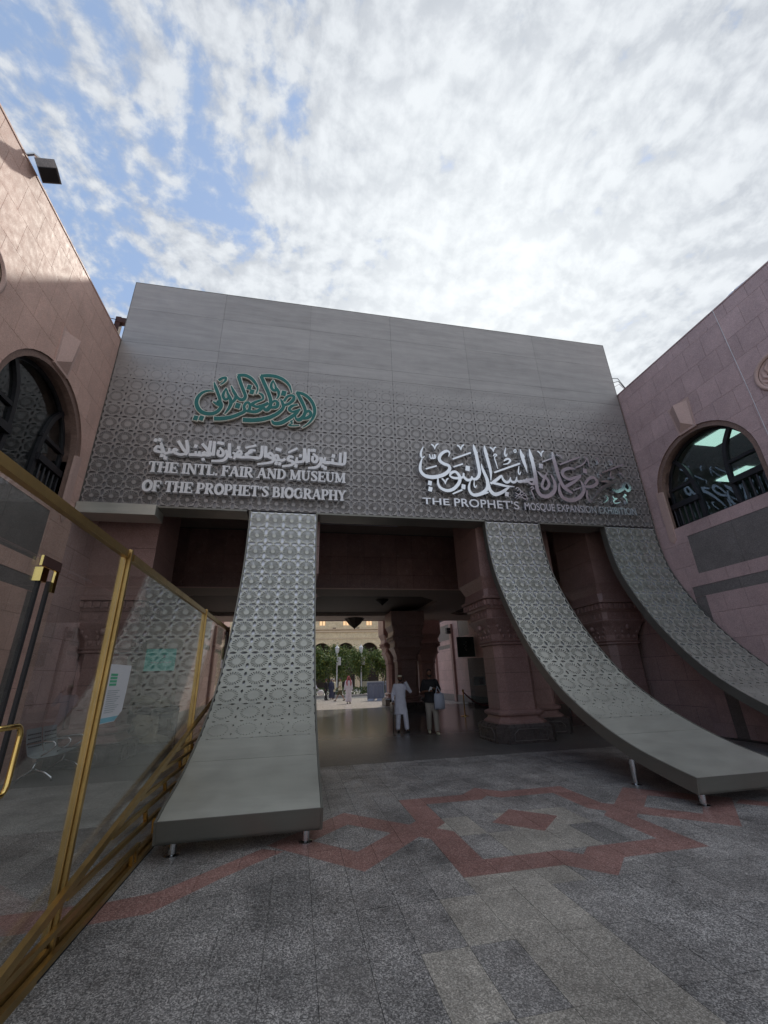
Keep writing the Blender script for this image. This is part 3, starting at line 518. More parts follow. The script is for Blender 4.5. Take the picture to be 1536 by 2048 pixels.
def side_building(side):
    fn = wall_fn(side); sg = -1 if side == 'L' else 1
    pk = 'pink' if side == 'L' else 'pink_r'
    X0 = XL if side == 'L' else XR; Xo = X0+sg*9
    lab = ('pink granite building with arched window, behind the brass framed glass screen' if side == 'L'
           else 'dusky pink granite building at right with arched window and lightning cable')
    root = thing('stone_building', lab, 'building', (X0, 5, 0))
    Y0, Y1, ZT = -2.4, 34.0, 10.40
    A = arch_outline(1.49); A1 = arch_outline(1.50)
    keyo = [(7.86, 7.74), (8.38, 7.74), (8.49, 8.66), (7.80, 8.66)]
    med = [(5.72+0.478*math.cos(2*math.pi*k/28), 7.85+0.478*math.sin(2*math.pi*k/28)) for k in range(28)]
    dp = [(6.6, 3.93), (9.11, 3.93), (9.11, 4.98), (6.6, 4.98)]
    db = [(3.0, 3.35), (9.42, 3.35), (9.42, 3.62), (3.0, 3.62)]
    dv = [(9.10, 0.0), (9.42, 0.0), (9.42, 3.345), (9.10, 3.345)]
    sp = [(9.66, 6.52), (9.44, 6.46), (9.44, 5.02), (9.55, 4.90), (9.66, 5.02)]
    holes = [A, keyo, med, dp, db, dv, sp]
    bb = lambda p: (min(a for a, b in p), max(a for a, b in p), min(b for a, b in p), max(b for a, b in p))
    hb = [bb(h) for h in holes]
    # core wall behind the cladding (with the window opening)
    V, F = tri_region([[(Y0, 0), (9.99, 0), (9.99, ZT-0.04), (Y0, ZT-0.04)]], [arch_outline(1.36, zb=5.29)])
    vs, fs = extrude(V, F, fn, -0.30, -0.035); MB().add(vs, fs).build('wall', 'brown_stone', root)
    # cladding blocks
    rh, bw = 0.645, 0.55; gp = 0.003
    bm_ = {}
    def blk():
        if 'b' not in bm_:
            m = MB(); f0 = fn(0, 0, 0); q = 0.035
            a = (-q, 0.0) if side == 'L' else (0.0, q)
            m.box(a[0], a[1], -bw/2+gp, bw/2-gp, -rh/2+gp, rh/2-gp)
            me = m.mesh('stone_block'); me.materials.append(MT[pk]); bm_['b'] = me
        return bm_['b']
    zr = 9.99; rows = []
    rows.append((9.99, ZT-0.04))
    for k in range(16):
        za = 9.99-rh*(k+1); rows.append((max(za, 0.0), za+rh))
        if za <= 0: break
    for ri, (za, zb) in enumerate(rows):
        off = 0 if ri % 2 == 0 else 0.275
        ylo = 2.22 if za < 5 else 3.0
        k = 0; y = 9.99
        while y > ylo:
            w_ = bw if not (k == 0) else (bw-0.02-off+0.0 if off else bw-0.02)
            ya = y-w_
            r = [(ya+gp, za+gp), (y-gp, za+gp), (y-gp, zb-gp), (ya+gp, zb-gp)]
            hs = [h for h, q in zip(holes, hb) if not (q[1] < ya or q[0] > y or q[3] < za or q[2] > zb)]
            if not hs and abs(w_-bw) < 1e-6 and abs(zb-za-rh) < 1e-3:
                link('stone_block', blk(), None, root, Vector((0, (ya+y)/2, (za+zb)/2))-Vector((0, 5, 0)))
            else:
                V, F = tri_region([r], hs)
                for F1 in islands(F):
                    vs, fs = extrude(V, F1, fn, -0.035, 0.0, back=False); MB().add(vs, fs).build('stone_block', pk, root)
            y = ya; k += 1
    # plain cladding on the part behind the camera and deep inside the passage
    vs, fs = [], []
    V, F = tri_region([[(Y0, 0), (2.2, 0), (2.2, ZT-0.04), (Y0, ZT-0.04)]]); vs, fs = extrude(V, F, fn, -0.034, -0.002, False)
    MB().add(vs, fs).build('wall_cladding', 'pink_far', root)
    bay2 = [[(29.0, 3.93), (31.4, 3.93), (31.4, 4.98), (29.0, 4.98)], [(25.4, 3.93), (27.2, 3.93), (27.2, 4.98), (25.4, 4.98)],
            [(29.0, 3.36), (31.6, 3.36), (31.6, 3.62), (29.0, 3.62)], [(24.9, 3.36), (27.4, 3.36), (27.4, 3.62), (24.9, 3.62)]]
    win2 = [[(29.0, 5.3), (31.4, 5.3), (31.4, 7.0), (29.0, 7.0)]]
    V, F = tri_region([[(9.99, 0), (Y1, 0), (Y1, ZT-0.04), (9.99, ZT-0.04)]], bay2+win2)
    vs, fs = extrude(V, F, fn, -0.30, 0.0); MB().add(vs, fs).build('wall_cladding', 'pink_far', root)
    for q in bay2:
        V, F = tri_region([q]); vs, fs = extrude(V, F, fn, -0.06, -0.015, False); MB().add(vs, fs).build('grey_panel', 'grey_granite', root)
    for q in win2:
        V, F = tri_region([q]); vs, fs = extrude(V, F, fn, -0.25, -0.2, False); MB().add(vs, fs).build('window', 'frame_dark', root)
    for ya, yb in ((28.2, 28.8), (32.0, 32.4)):   # reddish pilaster strips on the far bays
        m = MB(); a = fn(0, 0, 0.0)[0]; b = fn(0, 0, 0.14)[0]
        m.box(min(a, b), max(a, b), ya, ya+0.35, 0, 4.9); m.build('pilaster', 'column', root)
    m = MB(); a = fn(0, 0, 0.0)[0]; b = fn(0, 0, 0.06)[0]
    m.box(min(a, b), max(a, b), 16, 34, 0, 0.42).build('plinth_course', 'grey_granite', root)
    # grey stone inlays
    def inlay(nm, q, mat, d0=-0.033, d1=-0.008, split=None):
        q2 = q
        if split:
            ya0, yb0, za0, zb0 = bb(q); n = max(1, round((yb0-ya0)/split))
            for i in range(n):
                r = [(ya0+(yb0-ya0)*i/n+0.003, za0+0.004), (ya0+(yb0-ya0)*(i+1)/n-0.003, za0+0.004), (ya0+(yb0-ya0)*(i+1)/n-0.003, zb0-0.004), (ya0+(yb0-ya0)*i/n+0.003, zb0-0.004)]
                V, F = tri_region([r]); vs, fs = extrude(V, F, fn, d0, d1, False); MB().add(vs, fs).build(nm, mat, root)
        else:
            V, F = tri_region([q2]); vs, fs = extrude(V, F, fn, d0, d1, False); MB().add(vs, fs).build(nm, mat, root)
    inlay('grey_panel', dp, 'grey_granite', split=1.25)
    inlay('grey_band', db, 'grey_granite', split=1.3)
    inlay('grey_band', dv, 'grey_granite')
    inlay('pale_strip', [(a, b) for a, b in sp], 'pink_pale', -0.033, 0.022)
    # stepped window reveal
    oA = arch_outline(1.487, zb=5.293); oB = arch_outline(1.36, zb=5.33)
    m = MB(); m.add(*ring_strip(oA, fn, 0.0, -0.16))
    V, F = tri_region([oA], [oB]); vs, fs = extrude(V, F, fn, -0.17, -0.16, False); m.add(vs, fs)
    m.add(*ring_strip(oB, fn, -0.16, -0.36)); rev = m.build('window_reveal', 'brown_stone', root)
    # window
    D = -0.30
    oC = arch_outline(1.36, zb=5.33); oD = arch_outline(1.29, zb=5.40)
    V, F = tri_region([oC], [oD]); vs, fs = extrude(V, F, fn, D-0.05, D+0.03); fr = MB().add(vs, fs).build('window_frame', 'frame_dark', root)
    def clip(poly, d0, d1, nm='mullion'):
        pp = poly if isinstance(poly[0], list) else [poly]
        V, F = tri_region([oC]+pp, test=lambda o: 0 in o and any(i > 0 for i in o))
        if F:
            vs, fs = extrude(V, F, fn, d0, d1); MB().add(vs, fs).build(nm, 'frame_dark', fr)
    for s_, pts in ((1, [(8.63, 5.35), (8.62, 5.9), (8.66, 6.4), (8.80, 6.95), (9.10, 7.35)]), (-1, [(7.64, 5.35), (7.68, 5.9), (7.66, 6.4), (7.55, 6.95), (7.25, 7.4)])):
        fl = []
        for a, b in pts: fl += [a, b, 0.105]
        clip(stroke_polys(fl), D-0.04, D+0.05)
        o0 = (8.60, 9.6) if s_ == 1 else (6.6, 7.68)
        for za, zb, q in ((6.45, 6.53, 0.045), (5.90, 6.05, 0.12), (5.33, 5.40, 0.06)):
            clip([(o0[0], za), (o0[1], za), (o0[1], zb), (o0[0], zb)], D-0.04, D+q, 'rail')
        for k in range(5):
            yy = (8.78+0.17*k) if s_ == 1 else (7.42-0.17*k)
            x_ = fn(0, 0, D+0.05)[0]
            MB().tube([(x_, yy, 5.39), (x_, yy, 5.92)], 0.028, 6).build('baluster', 'frame_dark', fr)
    V, F = tri_region([oD]); vs, fs = extrude(V, F, fn, D-0.022, D-0.01); MB().add(vs, fs).build('glass_pane', 'window_glass', fr)
    # room behind the window
    xa, xb = (X0+sg*0.45, X0+sg*8.2); m = MB(); lo, hi = min(xa, xb), max(xa, xb)
    m.add([(lo,4.5,5.0),(hi,4.5,5.0),(hi,13,5.0),(lo,13,5.0),(lo,4.5,8.05),(hi,4.5,8.05),(hi,13,8.05),(lo,13,8.05)], [(0,1,2,3),(4,5,6,7),(0,1,5,4),(2,3,7,6),((1,2,6,5) if side == 'R' else (0,3,7,4))])
    m.build('room_lining', 'room', root)
    if side == 'R':
        for cx, cy in ((12.15, 8.55), (15.3, 10.7), (12.4, 6.6)):
            MB().cbox((cx, cy, 8.02), 0.75, 1.15, 0.03).build('ceiling_lamp', 'lamp_panel', root)
    # keystone: a raised prow shaped block in a flat surround
    V, F = tri_region([keyo]); vs, fs = extrude(V, F, fn, -0.033, 0.018, False); ks = MB().add(vs, fs).build('keystone', 'pink_pale', root)
    q = [(7.90, 7.80), (8.34, 7.80), (8.43, 8.58), (7.86, 8.58)]; ridge = (8.13, 7.98)
    vs = [fn(a, b, 0.019) for a, b in q]+[fn(8.14, 8.58, 0.20), fn(8.125, 8.0, 0.16)]
    MB().add(vs, [(1, 2, 4, 5), (0, 5, 4, 3), (0, 1, 5), (3, 4, 2)]).build('keystone_prow', 'pink_pale', ks)
    # carved round medallion
    cy, cz = 5.72, 7.85
    def ringm(r0, r1, w0, w1, n=28):
        vs = [];
        for r, w_ in ((r0, 0.0), (r0*0.97, w0), (r1*1.06, w1), (r1, w1*0.3)):
            vs.append([fn(cy+r*math.cos(2*math.pi*k/n), cz+r*math.sin(2*math.pi*k/n), w_) for k in range(n)])
        return vs
    md = MB().rings(ringm(0.475, 0.38, 0.05, 0.05), cap=False).build('medallion', 'pink_pale', root, sm=True)
    n = 40; vv = [fn(cy, cz, 0.0)]; ff = []
    for j in range(1, 12):
        for k in range(n):
            a = 2*math.pi*k/n; r = 0.375*j/11
            h = -0.02+0.028*math.sin(a*8+3*math.sin(r*14))*math.sin(r*20)+0.02*math.cos(r*22)+random.uniform(-0.004, 0.004)
            vv.append(fn(cy+r*math.cos(a), cz+r*math.sin(a), h if j < 11 else 0.0))
    for k in range(n): ff.append((0, 1+k, 1+(k+1) % n))
    for j in range(10):
        for k in range(n): ff.append((1+j*n+k, 1+j*n+(k+1) % n, 1+(j+1)*n+(k+1) % n, 1+(j+1)*n+k))
    MB().add(vv, ff).build('carved_rosette', 'limestone_trim' if side == 'L' else 'pink_pale', md)
    # coping, roof and the body of the building
    a, b = fn(0, 0, 0.012)[0], Xo
    MB().box(min(a, b), max(a, b), Y0, Y1, ZT-0.035, ZT).build('coping', pk, root)
    a = X0+sg*0.31
    m = MB(); m.box(min(Xo-0.2, Xo), max(Xo-0.2, Xo), Y0, Y1, 0, ZT-0.04)
    m.box(min(a, Xo-0.21*1), max(a, Xo-0.21), Y0, Y0+0.2, 0, ZT-0.04); m.box(min(a, Xo-0.21), max(a, Xo-0.21), Y1-0.2, Y1, 0, ZT-0.04)
    m.build('outer_wall', 'pink_far', root)
    if side == 'R':
        x_ = fn(0, 0, 0.012)[0]; MB().tube([(x_, 6.42, 10.40), (x_, 6.38, 8.0), (x_, 6.36, 5.2), (x_, 6.36, 0.1)], 0.007, 5).build('cable', 'white', root)
    return root
bl = side_building('L'); br_ = side_building('R')

# ================================================================== GATEWAY OF PERFORATED METAL
def cell(s):
    holes = []
    r2 = 0.365+0.05*s; r1 = r2-(0.038+0.262*s); wo = 0.0065+0.0325*s; wi = 0.005+0.008*s
    for k in range(20):
        a = R(9+18*k); c_, s_ = math.cos(a), math.sin(a)
        loc = [(r1, -wi), (r2-0.018, -wo), (r2, -wo*0.45), (r2, wo*0.45), (r2-0.018, wo), (r1, wi)]
        holes.append([(0.5+x*c_-y*s_, 0.5+x*s_+y*c_) for x, y in loc])
    L = 0.035+0.180*s; h = 0.009+0.083*s
    for c0 in (0.25, 0.75):
        b = [(c0-L, 0), (c0-L*0.5, h), (c0+L*0.5, h), (c0+L, 0)]
        holes += [[(x, y) for x, y in b], [(x, 1-y) for x, y in b], [(y, x) for x, y in b], [(1-y, x) for x, y in b]]
    if s > 0.75:
        t_ = (s-0.75)*0.14
        for sx in (0, 1):
            for sy in (0, 1):
                p = [(0.115-t_*0.2, 0.115-t_*0.2), (0.13+t_, 0.115), (0.150+t_*0.35, 0.150+t_*0.35), (0.115, 0.13+t_)]
                holes.append([((x if sx == 0 else 1-x), (y if sy == 0 else 1-y)) for x, y in p])
    V, F = tri_region([[(0, 0), (1, 0), (1, 1), (0, 1)]], holes)
    E = [(a, b) for a, b in bedges(F) if not any((abs(V[a][i]-c) < 1e-5 and abs(V[b][i]-c) < 1e-5) for i in (0, 1) for c in (0, 1))]
    return V, F, E
CELLS = {}
def get_cell(s):
    k = round(s, 2)
    if k not in CELLS: CELLS[k] = cell(k)
    return CELLS[k]
def perf_panel(ubounds, vrows, fn, depth, edge=0.004):
    """ubounds: list of column edges, vrows: list of (v0, v1, s); fn(u,v,w)"""
    m = MB(); ua, ub = ubounds[0], ubounds[-1]; va, vb = min(r[0] for r in vrows), max(max(r[0], r[1]) for r in vrows)
    uc, vc = (ua+ub)/2, (va+vb)/2; ku = 1-2*edge/(ub-ua); kv = 1-2*edge/(vb-va)
    for v0, v1, s in vrows:
        V, F, E = get_cell(s); n = len(V)
        for i in range(len(ubounds)-1):
            u0, u1 = ubounds[i], ubounds[i+1]
            pts = [(uc+((u0+(u1-u0)*a)-uc)*ku, vc+((v0+(v1-v0)*b)-vc)*kv) for a, b in V]
            vs = [fn(a, b, 0.0) for a, b in pts]+[fn(a, b, -depth) for a, b in pts]
            m.add(vs, F+[(b, a, a+n, b+n) for a, b in E])
    return m
gw = thing('gateway', 'huge grey perforated metal gateway with curved legs sweeping down to the floor', 'gateway', (2.6, 10, 0))
ff_ = lambda u, v, w_: (u, YF-w_, v)
Z0, PZ, PX = 5.54, 0.40, 0.42
FX0, FX1, ZTOP = -5.10, 10.34, 12.53
ub_all = [FX0+PX*k for k in range(37)]+[FX1]
row_s = [0.98, 0.94, 0.88, 0.81, 0.73, 0.64, 0.54, 0.43, 0.31, 0.16, 0.04]
colgroups = [(0, 6), (6, 12), (12, 18), (18, 24), (24, 30), (30, 37)]
for ga, gb in colgroups:
    for ra, rb in ((0, 3), (3, 6), (6, 9), (9, 11)):
        rows = [(Z0+PZ*r, Z0+PZ*(r+1), row_s[r]) for r in range(ra, rb)]
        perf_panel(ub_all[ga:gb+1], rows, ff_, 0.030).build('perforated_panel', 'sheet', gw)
    xa, xb = ub_all[ga]+0.0025, ub_all[gb]-0.0025
    for za, zb in ((Z0+PZ*11, Z0+PZ*12), (Z0+PZ*12, Z0+PZ*15), (Z0+PZ*15, ZTOP)):
        MB().box(xa, xb, YF+0.0, YF+0.03, za+0.0025, zb-0.0025).build('plain_panel', 'sheet', gw)
MB().box(FX0+0.002, FX1-0.002, YF+0.036, YF+0.60, Z0+0.012, ZTOP-0.015).build('core', 'backing', gw)
m = MB(); m.box(FX0-0.012, FX0, YF-0.004, YF+0.62, Z0, ZTOP); m.box(FX1, FX1+0.012, YF-0.004, YF+0.62, Z0, ZTOP); m.box(FX0-0.012, FX1+0.012, YF-0.005, YF+0.62, ZTOP, ZTOP+0.012)
m.build('edge_trim', 'sheet_side', gw)
# bottom edge of the openings
legs_x = [(-1.37, 0.28), (4.89, 6.55), (8.62, 10.34)]
m = MB()
for xa, xb in ((-3.42, -1.39), (0.30, 4.87), (6.57, 8.60)): m.box(xa, xb, YF-0.006, YF+0.61, Z0-0.035, Z0+0.010)
m.build('opening_soffit', 'sheet_side', gw)
m = MB().box(-5.10, -3.42, YF-0.10, YF+0.5, Z0-0.26, Z0-0.002); m.build('cut_off_leg_stub', 'sheet_leg', gw)

PROF = [(10.0, 5.60), (10.0, 5.2), (9.95, 4.70), (9.82, 4.12), (9.50, 3.42), (9.05, 2.68), (8.52, 2.02), (7.95, 1.48), (7.35, 1.08), (6.72, 0.77), (6.12, 0.55), (5.60, 0.42)]
def leg(xa, xb, tip, TK=0.185):
    pr = PROF+[(tip, 0.330)]
    P = []
    for i in range(len(pr)-1):
        p0 = pr[max(i-1, 0)]; p1 = pr[i]; p2 = pr[i+1]; p3 = pr[min(i+2, len(pr)-1)]
        for k in range(6):
            t = k/6; P.append(tuple(0.5*((2*p1[j])+(-p0[j]+p2[j])*t+(2*p0[j]-5*p1[j]+4*p2[j]-p3[j])*t*t+(-p0[j]+3*p1[j]-3*p2[j]+p3[j])*t**3) for j in range(2)))
    P.append(pr[-1]); S = [0.0]
    for a, b in zip(P, P[1:]): S.append(S[-1]+math.hypot(b[0]-a[0], b[1]-a[1]))
    TT = S[-1]
    def at(s):
        s = max(0.0, min(TT-1e-6, s)); i = 0
        lo, hi = 0, len(S)-1
        while hi-lo > 1:
            mid_ = (lo+hi)//2
            if S[mid_] <= s: lo = mid_
            else: hi = mid_
        t = (s-S[lo])/(S[lo+1]-S[lo]); y = P[lo][0]+(P[lo+1][0]-P[lo][0])*t; z = P[lo][1]+(P[lo+1][1]-P[lo][1])*t
        # smoothed normal
        a = P[max(lo-1, 0)]; b = P[min(lo+2, len(P)-1)]; dy, dz = b[0]-a[0], b[1]-a[1]; l = math.hypot(dy, dz)
        return y, z, dz/l, -dy/l
    def fn(u, v, w_):      # v = arc length from the top, w = towards the viewer (outer side)
        y, z, ny, nz = at(v); return (u, y+ny*w_, z+nz*w_)
    # 14 rows of openings, then plain sheet
    s0 = 0.085; lip = 0.028; cols = [xa+lip+(xb-xa-2*lip)*k/4 for k in range(5)]
    ss = [1, 1, 1, 1, 1, 0.95, 0.90, 0.84, 0.76, 0.66, 0.54, 0.42, 0.28, 0.14]
    for ra, rb in ((0, 5), (5, 9), (9, 12), (12, 14)):
        rows = [(s0+0.42*r, s0+0.42*(r+1), ss[r]) for r in range(ra, rb)]
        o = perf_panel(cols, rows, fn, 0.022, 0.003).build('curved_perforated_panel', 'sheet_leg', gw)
    def strip(v0, v1, ua, ub, w0, w1, n=10, nm='p', mat='sheet_leg'):
        m = MB(); rings = []
        for i in range(n+1):
            v = v0+(v1-v0)*i/n; rings.append([fn(ua, v, w0), fn(ub, v, w0), fn(ub, v, w1), fn(ua, v, w1)])
        return m.rings(rings).build(nm, mat, gw)
    e0 = s0+0.42*14; e1 = e0+0.50
    strip(e0+0.003, e1-0.003, cols[0], cols[-1], -0.022, 0.0, 6, 'plain_leg_panel')
    strip(e1+0.003, TT-0.012, cols[0], cols[-1], -0.022, 0.0, 8, 'plain_leg_panel')
    strip(s0, TT-0.012, xa+0.03, xb-0.03, -0.070, -0.042, 46, 'leg_backing', 'backing_leg')
    # side cheeks with thin lips, underside and end plate
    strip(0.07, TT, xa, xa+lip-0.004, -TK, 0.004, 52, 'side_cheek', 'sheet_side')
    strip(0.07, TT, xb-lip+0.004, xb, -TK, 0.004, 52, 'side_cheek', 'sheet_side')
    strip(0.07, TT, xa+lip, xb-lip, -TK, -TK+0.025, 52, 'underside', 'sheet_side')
    strip(TT-0.010, TT+0.0, xa+lip-0.002, xb-lip+0.002, -TK, 0.004, 1, 'end_plate', 'sheet_side')
    for fx, fy in ((xa+0.17, tip+0.17), (xb-0.17, tip+0.17), (xa+0.17, tip+1.30), (xb-0.17, tip+1.30)):
        zt = 0.34-TK if fy < tip+0.5 else 0.52-TK
        MB().lathe((fx, fy, 0), [(0.075, 0.0), (0.075, 0.008), (0.045, 0.018), (0.04, 0.02), (0.04, zt)], 16).build('foot', 'steel', gw, sm=False)
leg(legs_x[0][0]+0.05, legs_x[0][1]+0.06, 5.30, 0.215); leg(*legs_x[1], 5.14); leg(*legs_x[2], 5.14)

# ================================================================== LETTERING ON THE GATEWAY
WT = 0.085
def ffw(u, v, w_): return (u, YF-w_, v)
lg = thing('calligraphy_sign', 'green Arabic calligraphy with cream outline, highest sign at left on the gateway', 'sign', (-1.4, YF, 8.8))
o = strokes_mesh('outline_plate', GREEN_STROKES, ffw, 0.03, WT+0.005, 'logo_edge', lg, 0.028)
o2 = strokes_mesh('cream_face', GREEN_STROKES, ffw, WT+0.006, WT+0.020, 'logo_cream', lg, 0.026)
o3 = strokes_mesh('green_face', GREEN_STROKES, ffw, WT+0.021, WT+0.034, 'logo_green', lg, 0.004)
ml = thing('arabic_text_line', 'pale grey raised Arabic lettering in one line between green calligraphy and English text', 'sign', (-1.3, YF, 7.1))
strokes_mesh('lettering', MIDDLE_STROKES, ffw, 0.03, 0.14, 'letter_grey', ml, 0.014, seg=3)
sl = thing('silver_calligraphy', 'polished silver Arabic calligraphy with many marks, largest lettering on the right half', 'sign', (6.4, YF, 6.9))
groups = {}
for s_ in SILVER_STROKES:   # one letter form per connected cluster of strokes
    cx = sum(s_[0::3])/len(s_[0::3]); groups.setdefault(int(cx*1.1), []).append(s_)
dz_ = 0
for k in sorted(groups):
    dz_ += 1; strokes_mesh('letter', groups[k], ffw, 0.03, 0.155+0.0015*(dz_ % 5), 'mirror_steel', sl, 0.004)

def arc(cx, cy, rx, ry, a0, a1, w0, w1=None, n=7, wm=None):
    """stroke list for an arc; the width goes w0 -> wm -> w1"""
    w1 = w0 if w1 is None else w1; wm = wm if wm is not None else (w0+w1)/2; o = []
    for i in range(n):
        t = i/(n-1); a = R(a0+(a1-a0)*t); wd = w0*(1-2*t)+wm*2*t if t < 0.5 else wm*(2-2*t)+w1*(2*t-1)
        o += [cx+rx*math.cos(a), cy+ry*math.sin(a), wd]
    return o
TH, TN, SF = 0.225, 0.12, 0.11     # stem, thin stroke and serif height of the bold slab letters (cap height 1)
def st(x0, y0, x1, y1, w_): return [x0, y0, w_, x1, y1, w_]
def serif(x, y, w_=0.40): return st(x-w_/2, y+(SF/2 if y < 0.5 else -SF/2), x+w_/2, y+(SF/2 if y < 0.5 else -SF/2), SF)
GL = {
 'T': (0.86, [st(.43,0,.43,1,TH), st(.04,.945,.82,.945,SF), st(.08,.98,.08,.68,.09), st(.78,.98,.78,.68,.09), serif(.43,0)]),
 'H': (0.98, [st(.2,0,.2,1,TH), st(.78,0,.78,1,TH), st(.2,.5,.78,.5,TN), serif(.2,0), serif(.2,1), serif(.78,0), serif(.78,1)]),
 'E': (0.80, [st(.2,0,.2,1,TH), st(.03,.945,.72,.945,SF), st(.03,.055,.75,.055,SF), st(.2,.5,.55,.5,TN), st(.71,.98,.71,.72,.08), st(.74,.02,.74,.3,.08), st(.55,.36,.55,.64,.07)]),
 'F': (0.74, [st(.2,0,.2,1,TH), st(.03,.945,.70,.945,SF), st(.2,.5,.55,.5,TN), st(.69,.98,.69,.70,.08), st(.55,.36,.55,.64,.07), serif(.2,0)]),
 'L': (0.74, [st(.2,0,.2,1,TH), st(.03,.055,.70,.055,SF), st(.69,.02,.69,.32,.08), serif(.2,1)]),
 'I': (0.42, [st(.21,0,.21,1,TH), serif(.21,0), serif(.21,1)]),
 'N': (0.98, [st(.18,0,.18,1,.11), st(.80,0,.80,1,.11), st(.18,.96,.80,.04,TH), serif(.18,0,.32), serif(.80,1,.32), st(.02,.945,.2,.945,SF)]),
 'A': (0.94, [st(.12,.03,.45,.99,.11), st(.45,.99,.78,.03,TH), st(.25,.34,.68,.34,.10), serif(.12,0,.30), serif(.79,0,.34)]),
 'R': (0.92, [st(.2,0,.2,1,TH), st(.03,.945,.4,.945,SF), arc(.42,.73,.24,.22,90,-90,SF,SF,7,.22), st(.2,.51,.42,.51,.10), st(.42,.5,.76,.04,TH*.95), serif(.2,0), serif(.78,0,.24)]),
 'P': (0.80, [st(.2,0,.2,1,TH), st(.03,.945,.4,.945,SF), arc(.42,.70,.25,.25,90,-90,SF,SF,7,.23), st(.2,.45,.42,.45,.10), serif(.2,0)]),
 'B': (0.84, [st(.2,0,.2,1,TH), st(.03,.945,.4,.945,SF), st(.03,.055,.44,.055,SF), arc(.40,.74,.22,.205,90,-90,SF,SF,7,.20), arc(.43,.29,.26,.235,90,-90,SF,SF,7,.23), st(.2,.525,.43,.525,.10)]),
 'D': (0.92, [st(.2,0,.2,1,TH), st(.03,.945,.36,.945,SF), st(.03,.055,.36,.055,SF), arc(.36,.5,.40,.445,90,-90,SF,SF,9,.24)]),
 'U': (0.94, [st(.2,1,.2,.4,TH), arc(.47,.40,.27,.34,180,360,TH,.11,9,.12), st(.74,.40,.74,1,.11), serif(.2,1), serif(.74,1,.32)]),
 'M': (1.14, [st(.16,0,.16,1,.11), st(.92,0,.92,1,TH), st(.18,.97,.53,.08,.22), st(.53,.08,.88,.97,.10), serif(.16,0,.30), serif(.92,0,.40), st(.02,.945,.2,.945,SF), st(.88,.945,1.1,.945,SF)]),
 'S': (0.72, [[.60,.78,.06,.56,.90,.10,.36,.945,.12,.17,.86,.18,.16,.70,.22,.36,.54,.25,.55,.38,.24,.58,.20,.20,.40,.06,.12,.20,.08,.11,.12,.26,.08], st(.62,.98,.62,.70,.07), st(.10,.02,.10,.32,.07)]),
 'O': (0.94, [arc(.47,.5,.36,.43,0,360,.24,.24,17,.24)]),
 'G': (0.98, [arc(.48,.5,.37,.435,50,325,.10,.12,13,.26), st(.78,.42,.78,.06,.20), serif(.76,.49,.36), st(.72,.98,.72,.66,.07)]),
 'Y': (0.88, [st(.15,.97,.44,.45,TH*.9), st(.44,.45,.75,.97,.11), st(.44,0,.44,.5,TH), serif(.44,0), serif(.14,1,.34), serif(.76,1,.30)]),
 '.': (0.30, [st(.08,.10,.28,.10,.20)]),
 "'": (0.26, [[.15,.95,.18,.16,.82,.14,.08,.66,.04]]),
 ' ': (0.34, []),
}
def slab_line(text, x0, x1, z0, h, parent, w0, w1, mat):
    tot = sum(GL[c][0] for c in text); k = (x1-x0)/tot; x = x0
    for c in text:
        wd, sts = GL[c]
        if sts:
            tr = []
            for s_ in sts:
                q = []
                for i in range(0, len(s_), 3):
                    q += [x+s_[i]*k, z0+s_[i+1]*h, s_[i+2]*(k+h)/2]
                tr.append(q)
            strokes_mesh('letter', tr, ffw, w0, w1, mat, parent, 0.002, seg=3)
        x += wd*k
mt = thing('museum_name_sign', 'pale grey slab serif English letters THE INTL. FAIR AND MUSEUM OF THE PROPHET\'S BIOGRAPHY', 'sign', (-1.3, YF, 6.2))
slab_line('THE INTL. FAIR AND MUSEUM', -3.75, 1.04, 6.37, 0.29, mt, 0.03, 0.14, 'letter_grey')
slab_line("OF THE PROPHET'S BIOGRAPHY", -3.80, 1.05, 5.86, 0.29, mt, 0.03, 0.14, 'letter_grey')
# sans serif line: the built-in font
et = thing('exhibition_name_sign', 'thin polished sans serif letters THE PROPHET\'S MOSQUE EXPANSION EXHIBITION above the right legs', 'sign', (6.4, YF, 5.9))
def font_line(text, x0, x1, z0, h, parent, w0, w1, mat, small=()):
    cu = bpy.data.curves.new('t', 'FONT'); cu.body = text; cu.size = 1.0; cu.space_character = 1.05; cu.offset = 0.012
    ob = bpy.data.objects.new('t', cu); COL.objects.link(ob); dg = bpy.context.evaluated_depsgraph_get()
    cu.body = 'H'; dg.update(); mh = bpy.data.meshes.new_from_object(ob.evaluated_get(dg)); ch = max(v.co.y for v in mh.vertices)
    cu.body = text; dg = bpy.context.evaluated_depsgraph_get(); dg.update(); me = bpy.data.meshes.new_from_object(ob.evaluated_get(dg))
    tw_ = max(v.co.x for v in me.vertices)-min(v.co.x for v in me.vertices); xm = min(v.co.x for v in me.vertices)
    bmx = bmesh.new(); bmx.from_mesh(me); bmesh.ops.remove_doubles(bmx, verts=bmx.verts, dist=1e-5)
    # split to letters by loose parts
    seen = set(); comps = []
    for v in bmx.verts:
        if v.index in seen: continue
        stck = [v]; comp = set()
        while stck:
            q = stck.pop()
            if q.index in comp: continue
            comp.add(q.index)
            for e in q.link_edges: stck.append(e.other_vert(q))
        seen |= comp; comps.append(comp)
    allf = [(tuple(v.index for v in f.verts)) for f in bmx.faces]; V = [((v.co.x-xm)/tw_*(x1-x0)+x0, z0+v.co.y/ch*h) for v in bmx.verts]
    for comp in comps:
        F = [f for f in allf if f[0] in comp]
        if not F: continue
        vs, fs = extrude(V, F, ffw, w0, w1); MB().add(vs, fs).build('letter', mat, parent)
    bmx.free(); bpy.data.objects.remove(ob)
font_line('THE', 3.12, 3.88, 5.90, 0.185, et, 0.03, 0.10, 'text_steel')
font_line("PROPHET'S", 4.02, 5.95, 5.88, 0.235, et, 0.03, 0.10, 'text_steel')
